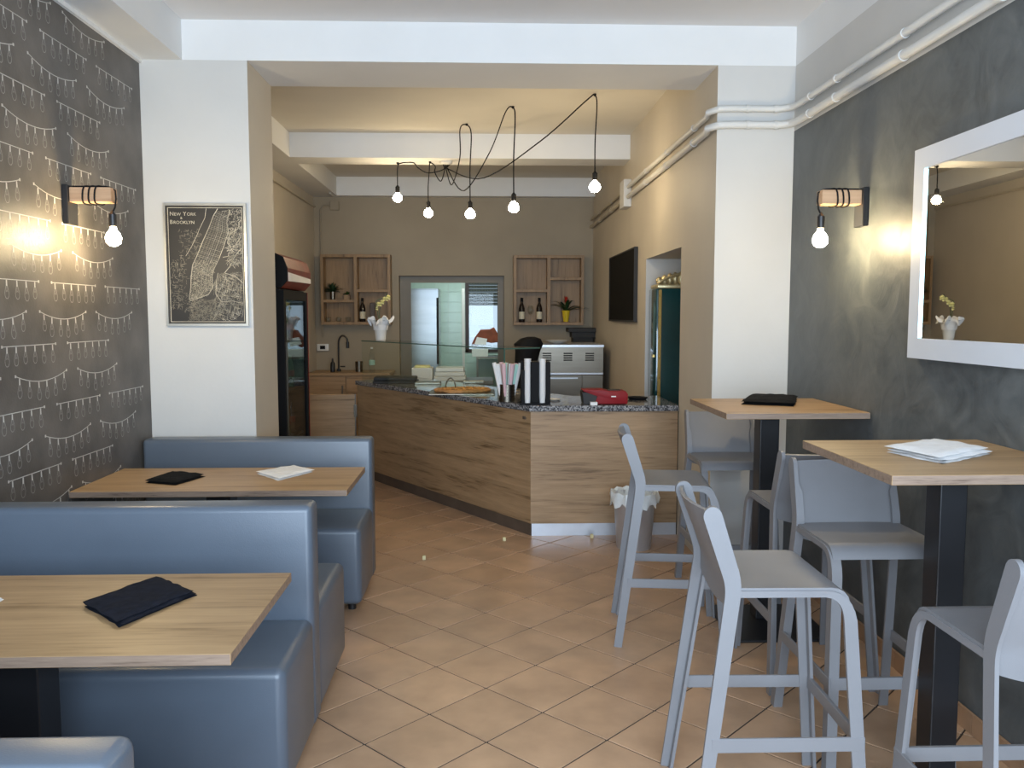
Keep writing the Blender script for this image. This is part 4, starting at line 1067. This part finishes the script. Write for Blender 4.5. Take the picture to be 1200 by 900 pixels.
# curved header
prof = [(fx-.35, zt+.01), (fx-.02, zt+.005), (fx+.03, zt+.06), (fx+.03, zh-.11), (fx-.0, zh-.03), (fx-.06, zh), (fx-.35, zh)]
MB().slab([(x_, fy0, z_) for x_, z_ in prof], (0, .02, 0)).build('header_end', M['blackmat'], t)
MB().slab([(x_, fy0+.02, z_) for x_, z_ in prof], (0, fy1-fy0-.02, 0)).build('header', M['darkred'], t)
MB().hexa([(fx+.029, fy0+.03, zt+.055), (fx+.033, fy0+.03, zt+.055), (fx+.033, fy1-.01, zt+.065), (fx+.029, fy1-.01, zt+.065), (fx+.029, fy0+.03, zt+.12), (fx+.033, fy0+.03, zt+.12), (fx+.033, fy1-.01, zt+.10), (fx+.029, fy1-.01, zt+.10)]).build('white_swoosh', M['paperw'], t)
for z in (.62, 1.0, 1.38): MB().box(XBL+.06, fx-.05, fy0+.03, fy1-.03, z, z+.012).build('rack', M['steel'], t)
for z in (.27, .632, 1.012, 1.392):
    for yk in range(4):
        yy_ = fy0+.16+yk*.17
        for xk in range(1):
            if z < .3 and yk > 2: continue
            c = (fx-.12, yy_, z)
            mt = 'cola' if (yk+int(z*3)) % 3 else 'leaf'
            bt = thing('soda_bottle', ('dark' if mt == 'cola' else 'green')+' red-labelled drink bottle on the '+{.27: 'bottom', .632: 'second lowest', 1.012: 'second highest', 1.392: 'top'}[z]+' rack of the fridge', 'bottle', c, 'bottles on the '+{.27: 'bottom', .632: 'second lowest', 1.012: 'second highest', 1.392: 'top'}[z]+' fridge rack')
            MB().lathe([(.03, 0), (.033, .02), (.03, .07), (.034, .12), (.03, .17), (.014, .23), (.014, .26)], 14).build('body', M[mt], bt, True, world=False)
            MB().lathe([(.0345, .09), (.0345, .14)], 14, cap=False).build('label', M['red'], bt, True, world=False)

# ------------------------------------------------------------------ oven and neighbours
oy = 9.15; a = at(616, 404, oy); c = at(707, 404, oy); zt_ = a.z
x0, x1 = a.x+.02, min(c.x, XBR-.02)
t = thing('pizza_oven', 'stainless steel pizza oven with three louvred vents in the back right corner', 'oven', ((x0+x1)/2, oy+.4, 0))
zm = at(640, 437.5, oy).z; zl_ = .62
MB().box(x0, x1, oy+.02, oy+.82, zl_, zt_-.03).build('body', M['steel'], t)
MB().box(x0-.01, x1+.01, oy, oy+.84, zt_-.03, zt_).bevel(.003, 1).build('top_panel', M['alu'], t)
up = MB().box(x0, x1, oy, oy+.02, zm+.01, zt_-.03).build('upper_panel', M['steel'], t)
MB().box(x0+.005, x1, oy-.03, oy+.02, zm-.015, zm+.01).bevel(.004, 1).build('ledge', M['alu'], t)
xm = at(682, 440, oy).x
MB().box(x0, xm-.006, oy, oy+.02, zl_, zm-.02).bevel(.003, 1).build('oven_door', M['steel'], t)
MB().box(xm+.006, x1, oy, oy+.02, zl_, zm-.02).bevel(.003, 1).build('control_panel', M['steel'], t)
MB().box(x0+.05, xm-.05, oy-.035, oy-.015, zm-.06, zm-.045).build('handle', M['alu'], t)
for cxp in (641, 665.5, 691):
    vx = at(cxp, 418, oy); g_ = MB().box(vx.x-.055, vx.x+.055, oy-.004, oy, vx.z-.055, vx.z+.055).build('vent', M['steel'], t)
    for k in range(4):
        zz = vx.z-.038+k*.025; MB().hexa([(vx.x-.048, oy-.004, zz-.007), (vx.x+.048, oy-.004, zz-.007), (vx.x+.048, oy-.014, zz-.003), (vx.x-.048, oy-.014, zz-.003), (vx.x-.048, oy-.004, zz+.006), (vx.x+.048, oy-.004, zz+.006), (vx.x+.048, oy-.014, zz+.001), (vx.x-.048, oy-.014, zz+.001)]).build('louvre', M['blackmat'], g_)
for xx in (x0+.04, x1-.04):
    for yy_ in (oy+.06, oy+.78): MB().box(xx-.025, xx+.025, yy_-.025, yy_+.025, 0, zl_).build('leg', M['steel'], t)
p = at(655, 402, oy+.3)
solo('bowl', MB().lathe([(.05, 0), (.13, .04), (.14, .045), (.12, .045), (.05, .01), (.001, .008)], 20, (p.x-.02, oy+.3, zt_)), M['ceramic'], 'shallow pale bowl on top of the pizza oven', 'bowl', None, True)
# stepped grey extractor block on back wall
a = at(663, 384, YB); c = at(697, 402, YB)
t = thing('extractor', 'stepped grey extractor duct on the back wall above the oven', 'extractor', ((a.x+c.x)/2, YB, 1.1))
MB().box(a.x, c.x-.0, YB-.34, YB-.002, a.z-.05, a.z).bevel(.004, 1).build('cap', M['grey_plastic'], t)
MB().box(a.x+.05, c.x-.04, YB-.30, YB-.002, a.z-.12, a.z-.05).build('middle', M['grey_plastic'], t)
MB().box(a.x+.07, c.x-.06, YB-.26, YB-.002, 1.10, a.z-.12).build('duct', M['grey_plastic'], t)
# black jacket-like cover over a machine left of the oven
a = at(617, 400, 8.7)
t = thing('coffee_grinder', 'black covered machine standing left of the oven', 'machine', (a.x, 8.75, 0))
mb = MB(); prof = [(.11, .80), (.13, .92), (.12, 1.10), (.13, 1.22), (.15, 1.30), (.11, 1.355), (.04, 1.375), (.001, 1.375)]
mb.lathe(prof, 18)
for v in mb.bm.verts: v.co.x += .06*max(0, v.co.z-1.15)*3; v.co.y *= .8; v.co += Vector((noise.noise(v.co*9), noise.noise(v.co*9+Vector((5, 5, 5))), 0))*.02
mb.build('cover', M['blackmat'], t, True, world=False)
MB().box(-.16, .16, -.18, .18, .76, .80).build('stand_top', M['steel'], t, world=False)
for xx in (-.14, .14):
    for yy_ in (-.15, .15): MB().box(xx-.015, xx+.015, yy_-.015, yy_+.015, 0, .76).build('leg', M['steel'], t, world=False)
# blackboard
a = onx(748, 289, XBR); c = onx(717, 376, XBR)
t = thing('blackboard', 'blank blackboard hanging on the right back wall', 'blackboard', (XBR, (a.y+c.y)/2, 1.54))
zb0, zb1 = c.z, a.z
MB().box(XBR-.030, XBR-.002, a.y+.015, c.y-.015, zb0+.015, zb1-.015).build('panel', M['board'], t)
MB().box(XBR-.036, XBR-.002, a.y, a.y+.015, zb0, zb1).box(XBR-.036, XBR-.002, c.y-.015, c.y, zb0, zb1).box(XBR-.036, XBR-.002, a.y+.015, c.y-.015, zb0, zb0+.015).box(XBR-.036, XBR-.002, a.y+.015, c.y-.015, zb1-.015, zb1).build('frame', M['grey_plastic'], t)
# green cabinet in the niche
gy = 6.88; a = at(769, 338, gy)
gx0 = max(a.x, XBR+.02); gz1 = a.z
t = thing('vintage_cooler', 'glossy dark green cooler with a brass strip and gilt crest in the wall niche', 'cooler', (gx0+.2, gy+.15, 0))
MB().box(gx0, gx0+.42, gy, gy+.30, 0, gz1).bevel(.012, 3).build('body', M['green'], t, True)
MB().box(gx0+.02, gx0+.045, gy-.008, gy, .3, gz1-.01).build('brass_strip', M['brass'], t)
mb = MB()
for k in range(9): mb.sphere((gx0+.0325, gy-.009, .40+k*.17), .005, 8)
mb.build('rivets', M['brass'], t, True)['kind'] = 'stuff'
MB().box(gx0-.012, gx0, gy+.05, gy+.09, 1.25, 1.27).build('latch', M['brass'], t)
cr = MB().box(gx0+.01, gx0+.42, gy+.0, gy+.28, gz1, gz1+.035).bevel(.01, 2).build('crest_base', M['gilt'], t, True)
mb = MB()
for k in range(9):
    xx = gx0+.03+k*.045; hh = .055+.018*k-.0007*k*k*3; mb.sphere((xx, gy+.03, gz1+.035+hh*.5), .028, 10, max(.8, hh/.045))
mb.tube(smooth_path([(gx0+.01, gy+.01, gz1+.04), (gx0+.10, gy+.0, gz1+.09), (gx0+.22, gy, gz1+.125), (gx0+.40, gy, gz1+.15)], 5), .012, 8)
mb.build('crest', M['gilt'], t, True)

# ------------------------------------------------------------------ waste bin
p = on(747, 648, 0)
t = thing('waste_bin', 'steel waste bin with a white bag liner against the counter front', 'bin', (p.x, 5.62, 0))
R_ = .145
MB().lathe([(R_*.80, 0), (R_*.82, .01), (R_, .37), (R_*1.03, .375), (R_*.97, .375), (R_*.8, .015)], 28).build('bucket', M['alu'], t, True, world=False)
mb = MB(); rings = []
for kk, (r, z) in enumerate(((R_*.9, .30), (R_*.98, .385), (R_*1.08, .395), (R_*1.14, .36), (R_*1.12, .31))):
    rings.append([mb.bm.verts.new((r*(1+(.05*math.sin(a_*2.3+kk)+.03*math.sin(a_*5.1)) if kk > 1 else r)*math.cos(a_*2*math.pi/36) if kk > 1 else r*math.cos(a_*2*math.pi/36), (r*(1+.05*math.sin(a_*2.3+kk)) if kk > 1 else r)*math.sin(a_*2*math.pi/36), z+(.022*math.sin(a_*1.7) if kk == 4 else .008*math.sin(a_*2.1)))) for a_ in range(36)])
for a, b_ in zip(rings, rings[1:]):
    for k in range(36): mb._f([a[k], a[(k+1) % 36], b_[(k+1) % 36], b_[k]])
mb.build('bag_liner', M['wbag'], t, True, world=False)
MB().tube([(R_*1.02*math.cos(x_), R_*1.02*math.sin(x_)-.02, .33+.03*math.sin(x_)) for x_ in [k/12*math.pi for k in range(-1, 3)]], .003, 6).build('handle', M['steel'], t, True, world=False)

# scraps on the floor
for px, py, lab in ((497, 656, 'pale scrap on the floor tiles in the middle of the walkway'), (591, 634, 'pale scrap on the floor near the dark kick board'), (692, 627.5, 'pale scrap on the floor by the bright kick board')):
    p = on(px, py, 0); yy_ = min(p.y, 5.86)
    solo('paper_scrap', MB().box(p.x-.012, p.x+.012, yy_-.012, yy_+.012, 0, .03).bevel(.006, 2), M['scrap'], lab, 'scrap', None, True)

# ------------------------------------------------------------------ kitchen contents
ky = 12.0; a = at(481, 338, ky); c = at(513, 338, ky)
t = thing('kitchen_fridge', 'tall stainless steel fridge seen through the doorway', 'fridge', (a.x-.1, ky+.4, 0))
MB().box(a.x-.35, c.x, ky+.03, ky+.75, .1, a.z).build('body', M['steel_k'], t)
dd = MB().box(a.x-.35, c.x+.01, ky, ky+.03, .12, a.z-.01).bevel(.006, 2).build('door', M['steel_k'], t)
MB().box(c.x-.02, c.x+.012, ky-.03, ky, .9, 1.85).bevel(.004, 1).build('handle', M['grey_plastic'], dd)
for xx in (a.x-.3, c.x-.05):
    for yy_ in (ky+.1, ky+.7): MB().cyl((xx, yy_, 0), .02, .1, 10).build('foot', M['steel'], t)
a = at(541.5, 340, 12.6); c = at(544.5, 340, 12.6)
solo('wall_rail', MB().box(a.x, c.x, 12.55, 12.6, .0, 2.0), M['paperw'], 'pale upright rail standing left of the kitchen window', 'rail')
t = thing('kitchen_worktop', 'narrow steel kitchen worktop below the window', 'worktop', (0, 13.2, 0))
z_ = at(560, 418, 13.0).z
MB().box(-.12, .9, 12.98, 13.5, z_-.03, z_).build('top', M['steel'], t)
for xx in (.5, .85): MB().box(xx, xx+.03, 13.0, 13.03, 0, z_-.03).build('leg', M['steel'], t)
MB().box(-.12, -.09, 13.4, 13.43, 0, z_-.03).build('leg', M['steel'], t)
by = 13.05
pl = [at(x_, y_, by) for x_, y_ in ((552, 405), (556, 396), (563, 386.5), (574, 386), (579, 383.5), (584, 392), (584, 401), (576, 402), (566, 400), (558, 407))]
t = thing('brown_bag', 'crumpled brown bag with white cards in front of the kitchen window', 'bag', (pl[0].x, by, z_))
MB().slab([tuple(v) for v in pl], (0, .16, 0)).bevel(.008, 1).build('bag', M['brown'], t)
pl = [at(x_, y_, by-.02) for x_, y_ in ((556, 403), (559, 395), (571, 397), (569, 406))]
MB().slab([tuple(v) for v in pl], (0, .01, 0)).build('card', M['paperw'], t)
a = at(553, 409, by); c = at(572, 414, by)
solo('white_box', MB().box(a.x, c.x, by-.06, by+.2, z_, a.z).bevel(.004, 1), M['paperw'], 'flat white box on the kitchen worktop under the brown bag', 'box')
